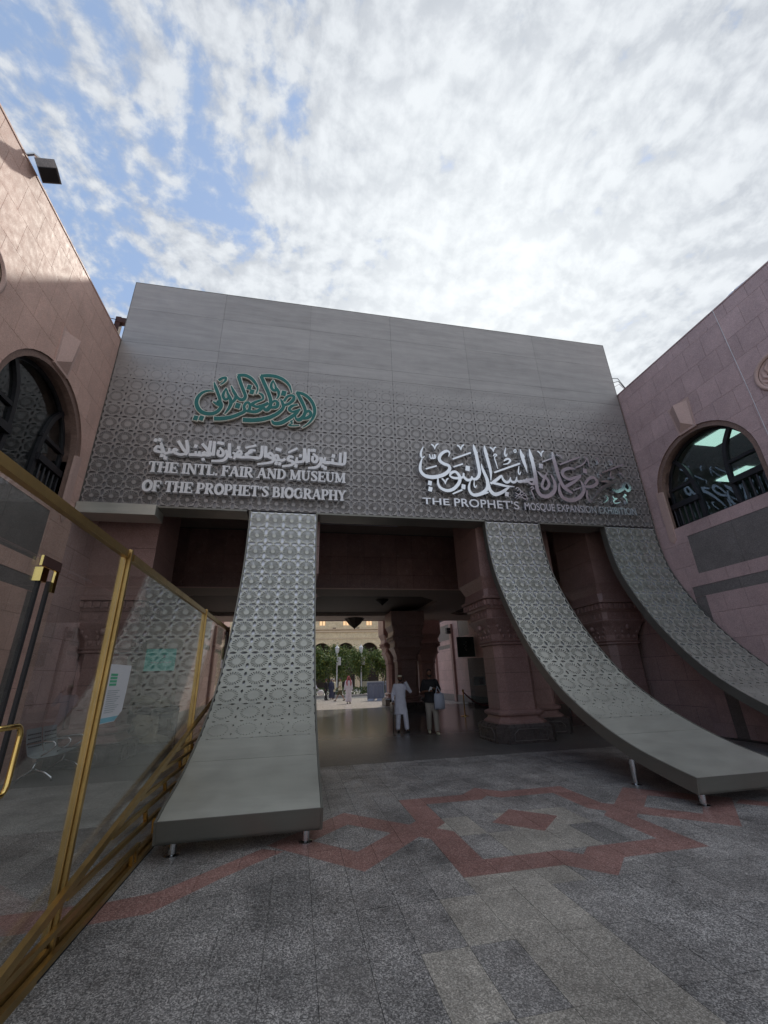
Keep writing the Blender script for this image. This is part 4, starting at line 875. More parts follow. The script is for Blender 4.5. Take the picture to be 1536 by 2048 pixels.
font_line('MOSQUE EXPANSION EXHIBITION', 6.12, 9.76, 5.88, 0.215, et, 0.03, 0.10, 'text_steel')
MT['steel_seat'] = plain('steel_seat', (0.40, 0.47, 0.50), 0.38, 0.4, 0.06)
# ================================================================== PASSAGE: COLUMNS, BEAM, CEILING
def octo(cx, cy, hx, hy, ch):
    return [(cx-hx+ch, cy-hy), (cx+hx-ch, cy-hy), (cx+hx, cy-hy+ch), (cx+hx, cy+hy-ch), (cx+hx-ch, cy+hy), (cx-hx+ch, cy+hy), (cx-hx, cy+hy-ch), (cx-hx, cy-hy+ch)]
def olathe(m, cx, cy, prof, hy=1.0):
    """octagonal turned shape: prof = (half width, chamfer, z)"""
    return m.rings([[(x, y, z) for x, y in octo(cx, cy, h, h*hy, c)] for h, c, z in prof])
def column(cx, cy, label, sc_=1.0, top=7.0, detail=True, mate=None, group='carved granite columns of the passage'):
    c = thing('carved_column', label, 'column', (cx, cy, 0), group)
    m = MB(); olathe(m, cx, cy, [(0.80, 0.22, 0), (0.80, 0.22, 0.36), (0.74, 0.20, 0.42)]); m.build('plinth', 'black_granite', c)
    if detail:    # raised arched border on each plinth face
        m = MB()
        for dx, dy in ((0, -1), (-1, 0), (1, 0), (0, 1)):
            pts = []
            for u, v in ((-0.44, 0.07), (-0.44, 0.22), (-0.32, 0.32), (0.32, 0.32), (0.44, 0.22), (0.44, 0.07)):
                px = cx+dx*0.805+(-dy)*u if dx else cx+u; py = cy+dy*0.805 if dy else cy+u
                pts.append((px, py, v))
            m.tube(pts, 0.010, 4, closed=True)
        m.build('plinth_border', 'grey_granite', c)
    m = MB(); olathe(m, cx, cy, [(0.66, 0.20, 0.42), (0.66, 0.20, 0.46), (0.58, 0.18, 0.52), (0.56, 0.18, 0.58), (0.63, 0.20, 0.62), (0.64, 0.20, 0.67), (0.60, 0.18, 0.70), (0.53, 0.17, 0.73)]); m.build('base_moulding', 'column', c)
    zs = [0.73, 1.15, 1.62, 2.0, 2.32]
    for a, b in zip(zs, zs[1:]):
        m = MB(); olathe(m, cx, cy, [(0.525, 0.17, a+0.004), (0.525, 0.17, b-0.004)]); m.build('shaft_stone', 'column', c)
    m = MB(); olathe(m, cx, cy, [(0.51, 0.16, 0.73), (0.51, 0.16, 2.34)]); m.build('shaft_core', 'joint', c)
    m = MB(); olathe(m, cx, cy, [(0.55, 0.17, 2.32), (0.58, 0.17, 2.34), (0.58, 0.17, 2.37), (0.55, 0.17, 2.385), (0.57, 0.17, 2.40), (0.59, 0.17, 2.43), (0.55, 0.17, 2.45), (0.57, 0.17, 2.60), (0.68, 0.18, 2.85), (0.74, 0.16, 2.95), (0.75, 0.14, 2.97), (0.76, 0.13, 3.0), (0.74, 0.13, 3.02)])
    cp = m.build('capital', 'column', c)
    if detail:   # leaf carving
        m = MB()
        for dx, dy in ((0, -1), (-1, 0), (1, 0)):
            for u in (-0.36, -0.12, 0.12, 0.36):
                for j in range(3):
                    z = 2.55+0.13*j; out = 0.56+0.42*max(0, z-2.58)*0.75
                    px = cx+dx*out if dx else cx+u*(0.8+0.25*j); py = cy+dy*out if dy else cy+u*(0.8+0.25*j)
                    m.sphere((px, py, z), 0.052, 6, 4, 1.0, 1.0, 1.35)
            px = cx+dx*0.70 if dx else cx; py = cy+dy*0.70 if dy else cy; m.sphere((px, py, 2.80), 0.085, 8, 5)
        m.build('leaf_carving', 'column', cp, sm=True)
    m = MB(); olathe(m, cx, cy, [(0.70, 0.10, 3.02), (0.70, 0.10, 3.27)]); fz = m.build('frieze', 'column', c)
    if detail:
        m = MB()
        for dx, dy in ((0, -1), (-1, 0), (1, 0)):
            for k in range(5):
                u = -0.44+0.22*k; px = cx+dx*0.705 if dx else cx+u; py = cy+dy*0.705 if dy else cy+u
                m.cbox((px, py, 3.145), 0.13 if dy else 0.03, 0.13 if dx else 0.03, 0.13)
        m.build('frieze_panel', 'column', fz)
    m = MB(); olathe(m, cx, cy, [(0.74, 0.10, 3.27), (0.76, 0.10, 3.32), (0.76, 0.10, 3.34)]); m.build('cornice', 'column', c)
    m = MB(); nn = 9
    for k in range(nn):
        u = -0.72+1.44*k/(nn-1)
        for dx, dy in ((0, -1), (-1, 0), (1, 0)):
            px = cx+dx*0.79 if dx else cx+u; py = cy+dy*0.79 if dy else cy+u
            m.cbox((px, py, 3.42), 0.085, 0.085, 0.14)
    m.build('dentil_row', 'column', c)
    m = MB(); olathe(m, cx, cy, [(0.78, 0.08, 3.34), (0.78, 0.08, 3.50), (0.86, 0.06, 3.52), (0.86, 0.06, 3.58), (0.78, 0.08, 3.60), (0.76, 0.10, 3.80), (0.84, 0.06, 4.02), (0.88, 0.03, 4.10)]); m.build('impost', 'column', c)
    z = 4.10; k = 0
    while z < top-0.01:
        z2 = min(z+0.72, top); MB().box(cx-0.88, cx+0.88, cy-0.86, cy+0.86, z+0.004, z2-0.004).build('pier_stone', 'column', c); z = z2; k += 1
    return c
column(5.72, 11.42, 'carved granite column just right of the wide central opening, nearest the lens')
column(6.95, 12.55, 'narrower carved column half hidden directly behind the nearest right column')
column(-0.45, 11.42, 'carved column hidden behind the central curved leg')
column(9.72, 12.0, 'dim carved column seen between the two right curved legs')
column(-4.55, 12.0, 'carved column behind the glass screen at far left')
column(5.55, 22.4, 'dark silhouetted column in the middle of the passage behind the walking men', top=4.8, detail=False)
column(-0.40, 22.4, 'rear column of the passage on the left, hidden behind the central leg', top=4.8, detail=False)
column(6.05, 27.2, 'lit column at the far end of the passage, left of a pair', top=6.5, detail=False)
column(8.00, 27.2, 'lit column at the far end of the passage, right of a pair', top=6.5, detail=False)

cs = thing('passage_canopy', 'dark stone ceiling of the passage with octagonal coffers and a tiled front beam', 'ceiling', (2.6, 18, 4.8))
# tiled front beam
ZB = [4.80, 5.34, 6.04, 7.0]; xx = [XL+0.05]; kx = 1.10
beam = MB().box(XL+0.01, XR-0.01, 15.85, 16.25, 4.83, 7.6).build('beam_core', 'joint', cs)
xs = [kx+0.655*k for k in range(-9, 15)]; xs = [x for x in xs if XL+0.1 < x < XR-0.1]; xs = [XL+0.02]+xs+[XR-0.02]
for za, zb in zip(ZB, ZB[1:]):
    for a, b in zip(xs, xs[1:]):
        MB().box(a+0.004, b-0.004, 15.81, 15.85, za+0.004, zb-0.004).build('beam_slab', 'column_beam', cs)
MB().box(XL+0.01, XR-0.01, 15.795, 15.85, 4.765, 4.800).build('beam_edge', 'pink_pale', cs)
# lower ceiling with coffer openings
def c8(cx, cy, hx, hy, ch): return octo(cx, cy, hx, hy, ch)
cof = [c8(3.0, 20.4, 3.27, 2.95, 1.15), c8(9.25, 21.2, 1.0, 1.9, 0.6), c8(-3.2, 20.4, 1.7, 2.9, 0.8)]
V, F = tri_region([[(XL+0.01, 15.85), (XR-0.01, 15.85), (XR-0.01, 25.2), (XL+0.01, 25.2)]], cof)
vs, fs = extrude(V, F, lambda u, v, w_: (u, v, w_), 4.80, 4.97); MB().add(vs, fs).build('ceiling_slab', 'ceiling', cs)
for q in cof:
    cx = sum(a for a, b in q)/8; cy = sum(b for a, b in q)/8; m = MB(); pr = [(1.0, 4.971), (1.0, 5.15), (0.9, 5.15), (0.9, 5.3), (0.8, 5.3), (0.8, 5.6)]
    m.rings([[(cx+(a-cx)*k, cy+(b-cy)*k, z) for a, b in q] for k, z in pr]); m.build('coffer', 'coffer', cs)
MB().box(XL+0.01, XR-0.01, 25.2, 25.5, 4.78, 7.4).build('rear_beam', 'column', cs)
MB().box(XL+0.01, XR-0.01, 16.25, 25.5, 7.4, 7.6).build('roof', 'ceiling', cs)
# upper ceiling of the first bay with its pale recess
MB().box(XL+0.01, XR-0.01, 10.62, 15.85, 7.05, 7.25).build('front_ceiling', 'ceiling', cs)
MB().box(-2.0, 3.55, 14.15, 14.75, 6.98, 7.045).build('pale_ceiling_strip', 'backing_leg', cs)
def lantern(cx, cy, zt, label):
    t = thing('pendant_lantern', label, 'lantern', (cx, cy, zt), 'dark pendant lanterns under the passage ceiling')
    m = MB(); m.lathe((cx, cy, zt), [(0.56, -0.09), (0.58, -0.07), (0.58, 0.0), (0.50, 0.05), (0.30, 0.16), (0.04, 0.22), (0.03, 0.30)], 8); m.build('crown', 'black', t)
    for k in range(8):
        a = math.pi*2*k/8; m = MB(); m.tube([(cx+0.54*math.cos(a), cy+0.54*math.sin(a), zt-0.08), (cx+0.33*math.cos(a), cy+0.33*math.sin(a), zt-0.36), (cx+0.03*math.cos(a), cy+0.03*math.sin(a), zt-0.60)], 0.022, 5); m.build('rib', 'black', t)
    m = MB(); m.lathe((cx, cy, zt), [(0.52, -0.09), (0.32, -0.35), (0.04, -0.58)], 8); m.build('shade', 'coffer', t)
    m = MB(); m.tube([(cx, cy, zt+0.28), (cx, cy, zt+0.75)], 0.02, 6); m.sphere((cx, cy, zt-0.62), 0.04, 6, 4); m.build('rod', 'black', t)
lantern(3.75, 19.2, 5.36, 'near dark pendant lantern just below the tiled beam')
lantern(3.12, 24.4, 4.86, 'far dark pendant lantern in front of the sandstone facade')

# ================================================================== GLASS AND BRASS SCREEN
XF = -1.483
fc = thing('glass_screen', 'tall glass screen framed in brass bars with a door at the near end', 'screen', (XF, 5, 0))
for ya, yb in ((1.0, 3.80), (3.93, 7.17), (7.27, 9.62)):
    m = MB(); m.box(XF-0.022, XF+0.026, ya, yb, 2.615, 2.675); m.build('top_rail', 'brass', fc)
    m = MB(); m.box(XF-0.02, XF+0.03, ya, yb, 0.0, 0.075); m.build('bottom_rail', 'brass', fc)
for yc, wd, mat in ((3.865, 0.085, 'brass'), (7.22, 0.085, 'brass'), (9.66, 0.07, 'rust')):
    m = MB(); m.box(XF-0.04, XF+0.005, yc-wd/2, yc+wd/2, 0.0, 2.69); m.box(XF+0.006, XF+0.022, yc-wd/2+0.018, yc+wd/2-0.012, 0.0, 2.70); m.box(XF+0.023, XF+0.040, yc-wd/2, yc-wd/2+0.035, 0.0, 2.69)
    m.build('post', mat, fc)
for ya, yb, za, zb in ((1.0, 3.80, 2.305, 2.60), (1.0, 2.70, 0.02, 2.295), (2.815, 3.80, 0.075, 2.295), (3.91, 5.5, 0.075, 2.615), (5.51, 7.17, 0.075, 2.60), (7.27, 9.62, 0.075, 2.60)):
    MB().box(XF-0.005, XF+0.005, ya, yb, za, zb).build('glass_pane', 'glass', fc)
for yy in (2.705, 2.81): MB().box(XF-0.008, XF+0.010, yy-0.012, yy+0.012, 0.02, 2.19).build('rubber_seal', 'rubber', fc)
m = MB(); m.box(XF+0.008, XF+0.022, 2.66, 2.855, 2.255, 2.315); m.box(XF+0.008, XF+0.022, 2.822, 2.855, 2.13, 2.254); hb_ = m.build('patch_fitting', 'brass_bright', fc)
MB().box(XF-0.02, XF+0.022, 2.68, 2.745, 2.17, 2.250).build('pivot_block', 'brass_bright', hb_)
MB().box(XF+0.023, XF+0.027, 2.662, 2.853, 2.257, 2.313).build('fitting_cover', 'rust', hb_)
# D shaped pull handle
pts = []
for cyy, czz, a0 in ((2.72, 1.37, 90), (2.72, 1.16, 0)):
    for k in range(6):
        a = R(a0-18*k); pts.append((XF+0.08, cyy+0.05*math.cos(a), czz+0.05*math.sin(a)))
pts = [(XF+0.08, 2.40, 1.42)]+pts+[(XF+0.08, 2.40, 1.11)]
MB().tube(pts, 0.014, 10).build('pull_handle', 'brass_bright', fc, sm=True)
# rising rail with stepped brass lattice
def bar(m, a, b, w_=0.022, h_=0.035):
    a = Vector(a); b = Vector(b); d = (b-a).normalized(); s_ = Vector((1, 0, 0)); n = d.cross(s_).normalized()
    vs = [p+s_*(w_*i)+n*(h_*j) for p in (a, b) for i, j in ((-1, -1), (1, -1), (1, 1), (-1, 1))]
    m.add(vs, [(0, 3, 2, 1), (4, 5, 6, 7), (0, 1, 5, 4), (1, 2, 6, 5), (2, 3, 7, 6), (3, 0, 4, 7)])
XG = -1.425
rr = lambda y: 0.10+(y-2.75)*0.212
m = MB(); bar(m, (XG, 2.1, rr(2.1)+0.03), (XG, 8.6, rr(8.6)), 0.02, 0.028); m.build('rising_rail', 'brass', fc)
MB().box(XG-0.02, XG+0.02, 3.2, 9.6, 0.0, 0.05).build('foot_rail', 'brass', fc)
MB().box(XG-0.022, XG+0.022, 3.6, 9.6, -0.001, 0.012).build('rubber_strip', 'rubber', fc)
steps = [(4.55, 0.17), (5.15, 0.31), (5.75, 0.45), (6.35, 0.58), (6.95, 0.71), (7.5, 0.83)]
for i, (y_, z_) in enumerate(steps):
    m = MB(); y0_ = 2.75+(z_+0.02-0.10)/0.212
    bar(m, (XG, y0_, z_), (XG, y_+0.75, z_), 0.016, 0.018); m.build('lattice_bar', 'brass', fc)
    for dy in (0.62, 0.72):
        m = MB(); bar(m, (XG, y_+dy, max(z_-0.17, 0.03)), (XG, y_+dy-0.05, z_-0.02), 0.016, 0.020); m.build('lattice_upright', 'brass', fc)
    if i: 
        m = MB(); bar(m, (XG, y_+0.28, z_), (XG, y_+0.20, z_+0.11), 0.016, 0.018); m.build('lattice_upright', 'brass', fc)
# paper notice stuck on the glass
nt_ = thing('paper_notice', 'white printed paper notice stuck to the glass beside the thick brass post', 'notice', (XF+0.008, 4.2, 1.6))
def gf(u, v, w_): return (XF+0.006+w_, u, v)
V, F = tri_region([[(3.94, 1.765), (4.40, 1.765), (4.36, 1.40), (4.22, 1.325), (3.94, 1.325)]]); vs, fs = extrude(V, F, gf, 0.0, 0.002); MB().add(vs, fs).build('sheet', 'paper', nt_)
V, F = tri_region([[(3.945, 1.365), (4.29, 1.365), (4.22, 1.33), (3.945, 1.33)]]); vs, fs = extrude(V, F, gf, 0.0021, 0.003); MB().add(vs, fs).build('blue_stripe', 'cyan_print', nt_)
m = MB()
for k in range(4): m.box(XF+0.0081, XF+0.009, 3.98, 4.12, 1.60+0.025*k, 1.618+0.025*k)
m.build('green_print', 'green_print', nt_)
m = MB()
for k in range(9): m.box(XF+0.0081, XF+0.009, 4.16, 4.17+0.02*((k*7) % 3), 1.59+0.013*k, 1.594+0.013*k)
m.build('small_print', 'letter_grey', nt_)
m = MB()
for k in range(11): m.box(XF+0.0081, XF+0.009, 3.98, 4.16+0.03*((k*5) % 4), 1.40+0.016*k, 1.405+0.016*k)
m.build('small_print', 'steel_seat', nt_)

# ================================================================== BEHIND THE GLASS
def bench():
    t = thing('waiting_bench', 'perforated grey steel waiting bench with chrome armrests behind the glass', 'bench', (-4.8, 10.7, 0))
    for yc in (10.85, 10.28):
        m = MB(); prof = [(-4.36, 0.445), (-4.40, 0.425), (-4.60, 0.400), (-4.78, 0.395), (-4.86, 0.43), (-4.90, 0.52), (-4.95, 0.70), (-4.98, 0.86)]
        r = [[(x, yc-0.26, z-0.012), (x, yc+0.26, z-0.012), (x, yc+0.26, z+0.012), (x, yc-0.26, z+0.012)] for x, z in prof]
        m.rings(r); s_ = m.build('seat_shell', 'steel_seat', t)
        m = MB()
        for i in range(7):
            for j in range(4):
                m.cbox((-4.912-0.0125*j*1.3, yc-0.2+0.066*i, 0.56+0.07*j), 0.03, 0.02, 0.02)
        m.build('perforation', 'rubber', s_)
    MB().box(-4.72, -4.64, 9.9, 11.2, 0.33, 0.385).build('beam', 'steel', t)
    for yy in (10.0, 11.1):
        m = MB(); m.tube([(-4.95, yy, 0.02), (-4.90, yy, 0.08), (-4.72, yy, 0.20), (-4.68, yy, 0.34)], 0.022, 8); m.tube([(-4.68, yy, 0.20), (-4.50, yy, 0.14), (-4.38, yy, 0.06), (-4.36, yy, 0.0)], 0.022, 8); m.build('leg', 'steel', t, sm=True)
    for yy in (9.98, 10.56, 11.13):
        MB().tube([(-4.90, yy, 0.62), (-4.60, yy, 0.655), (-4.46, yy, 0.65), (-4.41, yy, 0.61), (-4.43, yy, 0.55), (-4.52, yy, 0.47), (-4.62, yy, 0.42)], 0.014, 8).build('armrest', 'steel', t, sm=True)
bench()
ws = thing('wet_floor_sign', 'yellow folding floor sign with a blue patch standing behind the steel bench', 'sign', (-4.9, 11.7, 0))
m = MB(); m.add([(-5.0,11.5,0),(-4.66,11.5,0),(-4.70,11.66,0.60),(-4.96,11.66,0.60),(-5.0,11.52,0),(-4.66,11.52,0),(-4.70,11.68,0.60),(-4.96,11.68,0.60)], [(0,1,2,3),(7,6,5,4),(0,4,5,1),(1,5,6,2),(2,6,7,3),(3,7,4,0)]); m.build('front_board', 'yellow', ws)
m = MB(); m.add([(-4.98,11.555,0.24),(-4.68,11.555,0.24),(-4.70,11.61,0.43),(-4.95,11.61,0.43),(-4.98,11.558,0.24),(-4.68,11.558,0.24),(-4.70,11.613,0.43),(-4.95,11.613,0.43)], [(0,1,2,3),(7,6,5,4),(0,4,5,1),(1,5,6,2),(2,6,7,3),(3,7,4,0)]); m.build('blue_patch', 'blue', ws)
m = MB(); m.add([(-5.0,11.86,0),(-4.66,11.86,0),(-4.70,11.69,0.60),(-4.96,11.69,0.60),(-5.0,11.84,0),(-4.66,11.84,0),(-4.70,11.682,0.60),(-4.96,11.682,0.60)], [(0,1,2,3),(7,6,5,4),(0,4,5,1),(1,5,6,2),(2,6,7,3),(3,7,4,0)]); m.build('rear_board', 'yellow', ws)
def stanchion(x, y, label, mat='steel', h=1.02, group='rope barrier posts'):
    t = thing('stanchion', label, 'barrier post', (x, y, 0), group)
    MB().lathe((x, y, 0), [(0.17, 0.0), (0.17, 0.012), (0.12, 0.03), (0.04, 0.045), (0.028, 0.06)], 18).build('base', mat, t, sm=False)
    MB().lathe((x, y, 0), [(0.026, 0.06), (0.026, h-0.10)], 10).build('post', mat, t)
    MB().lathe((x, y, 0), [(0.035, h-0.10), (0.04, h-0.04), (0.045, h-0.02), (0.03, h), (0.02, h+0.01)], 12).build('cap', mat, t)
    return t
stanchion(-4.07, 11.66, 'chrome stanchion behind the glass, nearest of the two standing close together')
stanchion(-4.13, 12.35, 'chrome stanchion behind the glass, just behind the nearest one')
stanchion(-3.02, 12.9, 'chrome stanchion behind the glass, standing alone by the curved leg reflection')
stanchion(6.98, 18.3, 'brass stanchion with red rope to the right of the walking men', 'brass_bright')
stanchion(8.72, 17.6, 'brass stanchion at the other end of the red rope, behind the near column', 'brass_bright')
stanchion(9.12, 15.85, 'dim stanchion in the dark between the near column and the right leg', 'brass')
pts = []
for k in range(15):
    t = k/14; pts.append((6.98+(8.72-6.98)*t, 18.3+(17.6-18.3)*t, 0.93-1.9*t*(1-t)*1.15))
rp = MB().tube(pts, 0.028, 8).build('barrier_rope', 'rope', None, sm=True); tag(rp, 'dark red velvet rope hanging between the two brass posts', 'rope')
# rock display with a framed teal board
rk = thing('rock_display', 'pile of pale and brown rocks with a carved stone face behind the glass', 'rocks', (-4.2, 13.4, 0))
random.seed(11)
def rock(x, y, z, sx, sy, sz, mat):
    b = bmesh.new(); bmesh.ops.create_icosphere(b, subdivisions=2, radius=1.0)
    rs = random.random()*50
    for v in b.verts:
        d = v.co.normalized(); q = 1+0.22*math.sin(d.x*3.1+rs)*math.cos(d.y*4.3+rs*2)+0.14*math.sin(d.z*7+rs*3)+random.uniform(-0.06, 0.06)
        v.co = Vector((d.x*sx*q, d.y*sy*q, max(d.z*sz*q, -sz*0.6)))
    me = bpy.data.meshes.new('rock'); b.to_mesh(me); b.free(); me.transform(Matrix.Translation(Vector((x, y, z))-wloc(rk))); link('rock', me, mat, rk)
for i in range(26):
    x = random.uniform(-5.0, -3.35); z = random.uniform(0.1, 0.95); y = 13.75+random.uniform(-0.15, 0.3)-0.25*(1-z)
    rock(x, y, z, random.uniform(0.15, 0.34), 0.2, random.uniform(0.09, 0.2), 'rock' if random.random() < 0.45 and x > -4.4 else 'rock_dark')
for a in ((-3.9, 13.3, 0.55, 0.34, 0.16, 0.36), (-3.55, 13.35, 1.10, 0.22, 0.14, 0.16), (-4.1, 13.4, 1.18, 0.36, 0.16, 0.14), (-3.7, 13.3, 0.25, 0.42, 0.16, 0.14)): rock(*a, 'rock')
m = MB().box(-5.1, -3.0, 13.1, 14.4, 0, 0.14).build('display_base', 'black_granite', rk)
pb = thing('teal_display_board', 'teal board in a tall cream frame behind the glass', 'display board', (-3.9, 14.6, 0))
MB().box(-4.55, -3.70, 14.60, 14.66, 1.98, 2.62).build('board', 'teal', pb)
m = MB(); m.box(-3.66, -3.56, 14.58, 14.68, 0, 2.86); m.box(-4.66, -3.56, 14.575, 14.685, 2.78, 2.88); m.box(-4.66, -4.56, 14.58, 14.68, 0, 2.86); m.build('frame', 'limestone_trim', pb)
m = MB()
for k in range(7): m.sphere((-4.35+0.085*k, 14.595, 2.22+0.012*math.sin(k*2.1)), 0.03, 6, 4, 1.2, 0.2, 0.6)
m.build('small_lettering', 'white', pb)
MB().cbox((-4.02, 14.595, 2.40), 0.06, 0.012, 0.1).build('emblem', 'logo_green', pb)

# things along the right wall inside
sb = thing('green_board', 'dark green square board projecting from the right wall in the passage', 'sign', (9.9, 24.6, 3))
MB().box(9.35, 10.38, 24.6, 24.72, 2.55, 3.62).build('panel', 'logo_board', sb) if False else None
MT['logo_board'] = plain('logo_board', (0.012, 0.035, 0.028), 0.35)
MB().box(9.30, 10.36, 24.6, 24.70, 2.58, 3.72).build('panel', 'logo_board', sb)
m = MB()
for k in range(8): m.sphere((9.82+0.05*math.cos(k*1.9)*(k % 3), 24.595, 2.95+0.07*k), 0.02, 5, 3, 1.3, 0.3, 0.7)
m.build('small_lettering', 'letter_grey', sb)
gc_ = thing('glass_display_case', 'narrow glass display case with poster standing on a dark base by the right wall', 'display case', (9.6, 22.9, 0))
MB().box(9.15, 10.30, 22.5, 23.4, 0, 0.22).build('base', 'black_granite', gc_)
m = MB().box(9.3, 10.2, 22.65, 23.25, 0.222, 2.45).build('glass_box', 'window_glass', gc_)
MB().box(9.42, 10.08, 22.95, 22.97, 1.05, 1.50).build('poster', 'paper', gc_)
m = MB()
for k in range(5): m.box(9.75, 9.98, 22.944, 22.949, 1.12+0.06*k, 1.15+0.06*k)
m.build('print', 'cloth_navy', gc_)
def sconce(y, z, label):
    t = thing('wall_lamp', label, 'wall lamp', (10.2, y, z), 'black box wall lamps')
    m = MB(); m.box(10.0, 10.30, y-0.16, y+0.16, z-0.18, z-0.01); m.box(10.0, 10.30, y-0.16, y+0.16, z+0.02, z+0.20); m.build('housing', 'black', t)
    MB().box(10.28, 10.40, y-0.06, y+0.06, z-0.1, z+0.1).build('bracket', 'black', t)
sconce(32.4, 4.38, 'black box lamp at the far corner of the right wall'); sconce(28.4, 4.45, 'black box lamp between the grey panels on the right wall')

# small things on the parapets
fl_ = thing('floodlight', 'boxy floodlight leaning out from the roof edge at top left', 'floodlight', (-5.0, 5.8, 10.4))
def rotbox(c, sx, sy, sz, rx, ry, rz):
    Mx = Matrix.Translation(Vector(c)) @ Matrix.Rotation(rz, 4, 'Z') @ Matrix.Rotation(ry, 4, 'Y') @ Matrix.Rotation(rx, 4, 'X')
    return [tuple(Mx @ Vector((a*sx/2, b_*sy/2, c_*sz/2))) for c_ in (-1, 1) for a, b_ in ((-1, -1), (1, -1), (1, 1), (-1, 1))]
BF = [(0,3,2,1),(4,5,6,7),(0,1,5,4),(1,2,6,5),(2,3,7,6),(3,0,4,7)]
MB().add(rotbox((-4.90, 5.86, 10.44), 0.30, 0.32, 0.19, 0.1, -0.45, 0.2), BF).build('lamp_housing', 'grey_granite', fl_)
MB().add(rotbox((-4.865, 5.86, 10.345), 0.26, 0.28, 0.02, 0.1, -0.45, 0.2), BF).build('lamp_glass', 'black', fl_)
m = MB(); m.tube([(-5.14, 5.62, 10.40), (-5.05, 5.66, 10.52), (-4.95, 5.74, 10.50)], 0.03, 6); m.build('bracket', 'steel', fl_)
MB().sphere((-4.96, 5.92, 10.56), 0.11, 10, 6, 1, 1, 0.7).build('white_dome', 'white', fl_, sm=True)
def roof_steel(x, side, label):
    t = thing('roof_steelwork', label, 'steel bracket', (x, 10.3, 10.4))
    m = MB(); m.box(x-0.07, x+0.07, 10.25, 10.39, 10.2, 11.42); m.build('upright', 'rust', t)
    m = MB(); m.box(min(x, x+0.5*side)-0.06, max(x, x+0.5*side)+0.02, 10.24, 10.40, 11.22, 11.38); m.build('arm', 'rust', t)
    for k in range(3):
        m = MB(); m.tube([(x, 10.2, 10.85+0.2*k), (x+side*-0.18, 10.1, 10.95+0.12*k), (x+side*-0.42, 10.0, 10.44)], 0.012, 5); m.build('cable', 'rubber' if k else 'white', t)
roof_steel(-5.45, 1, 'rusty steel upright and arm between left building and gateway top')
roof_steel(10.50, -1, 'rusty steel upright with loose cables between gateway top and right building')
b = bmesh.new(); bmesh.ops.create_icosphere(b, subdivisions=3, radius=0.12)
for v in b.verts: v.co = Vector((v.co.x*0.8, v.co.y*1.9, v.co.z*0.8))*(1+0.4*math.sin(v.co.x*31)*math.cos(v.co.y*23)+random.uniform(-0.1, 0.1))
me = bpy.data.meshes.new('crumpled_sheet'); b.to_mesh(me); b.free(); o = link('crumpled_sheet', me, 'backing_leg', None, (10.52, 5.8, 10.43)); tag(o, 'crumpled pale sheet lying on the right roof edge', 'sheet')
def bird(x, label):
    t = thing('pigeon', label, 'bird', (x, 10.2, ZTOP+0.01), 'pigeons on the gateway top')
    m = MB(); m.rings([[(x+dx, 10.2+r*math.cos(a), ZTOP+0.085+zz+r*math.sin(a)) for a in [2*math.pi*k/8 for k in range(8)]] for dx, r, zz in ((-0.16, 0.008, -0.01), (-0.10, 0.02, 0.0), (-0.04, 0.05, 0.0), (0.03, 0.055, 0.01), (0.08, 0.035, 0.05), (0.10, 0.028, 0.085), (0.13, 0.02, 0.09), (0.16, 0.004, 0.085))]); m.build('body', 'black', t, sm=True)
    MB().tube([(x+0.01, 10.19, ZTOP+0.05), (x+0.01, 10.19, ZTOP+0.012)], 0.006, 4).build('leg', 'rust', t); MB().tube([(x+0.02, 10.22, ZTOP+0.05), (x+0.02, 10.22, ZTOP+0.012)], 0.006, 4).build('leg', 'rust', t)
bird(-0.98, 'pigeon on the gateway top, left of two'); bird(-0.15, 'pigeon on the gateway top, right of two')

# ================================================================== COURTYARD AND BEYOND
def barrier(x, y, rz, label):
    t = thing('plastic_barrier', label, 'barrier', (x, y, 0), 'grey blue crowd barriers'); t.rotation_euler = (0, 0, rz)
    def bb(nm, mat, m, p=t):
        me = m.mesh(nm); return link(nm, me, mat, p)
    pb_ = bb('panel', 'barrier', MB().box(-0.62, 0.62, -0.06, 0.06, 0.12, 1.25))
    bb('top_bar', 'barrier_light', MB().box(-0.66, 0.66, -0.09, 0.09, 1.25, 1.33))
    for s_ in (-0.36, 0.36): bb('foot', 'barrier_light', MB().add([(s_-0.24,-0.30,0),(s_+0.24,-0.30,0),(s_+0.24,0.30,0),(s_-0.24,0.30,0),(s_-0.2,-0.07,0.14),(s_+0.2,-0.07,0.14),(s_+0.2,0.07,0.14),(s_-0.2,0.07,0.14)], BF))
    for s_ in (-0.62, 0.62): bb('post', 'barrier', MB().box(s_-0.05, s_+0.05, -0.085, 0.085, 0.05, 1.25))
    for k in range(3):
        xx_ = -0.38+0.38*k; m = MB(); pts = [(xx_-0.15, -0.068, 0.25), (xx_-0.15, -0.068, 0.95)]+[(xx_+0.15*math.cos(R(a)), -0.068, 0.95+0.15*math.sin(R(a))) for a in range(160, 0, -20)]+[(xx_+0.15, -0.068, 0.95), (xx_+0.15, -0.068, 0.25)]
        m.tube(pts, 0.014, 4); bb('arch_moulding', 'barrier_light', m)
    for z in (0.45, 1.12): bb('hinge', 'barrier_light', MB().box(-0.72, -0.62, -0.10, 0.05, z-0.05, z+0.05))
barrier(5.95, 33.9, -0.55, 'grey blue plastic barrier, left one of the pair'); barrier(7.15, 33.0, -0.75, 'grey blue plastic barrier, right one behind the man in white')
tc_ = thing('traffic_cone', 'small orange cone on top of the kerb beyond the barriers', 'cone', (9.4, 44.7, 0.13))
MB().lathe((9.4, 44.7, 0.13), [(0.17, 0), (0.17, 0.03), (0.12, 0.035), (0.03, 0.7), (0.02, 0.7)], 10).build('cone_body', 'orange', tc_)
lw = MB().box(7.2, 10.6, 50.0, 50.3, 0, 1.25).build('garden_wall', 'soil_white'); tag(lw, 'low cream wall behind the tree trunks', 'wall')
random.seed(5)
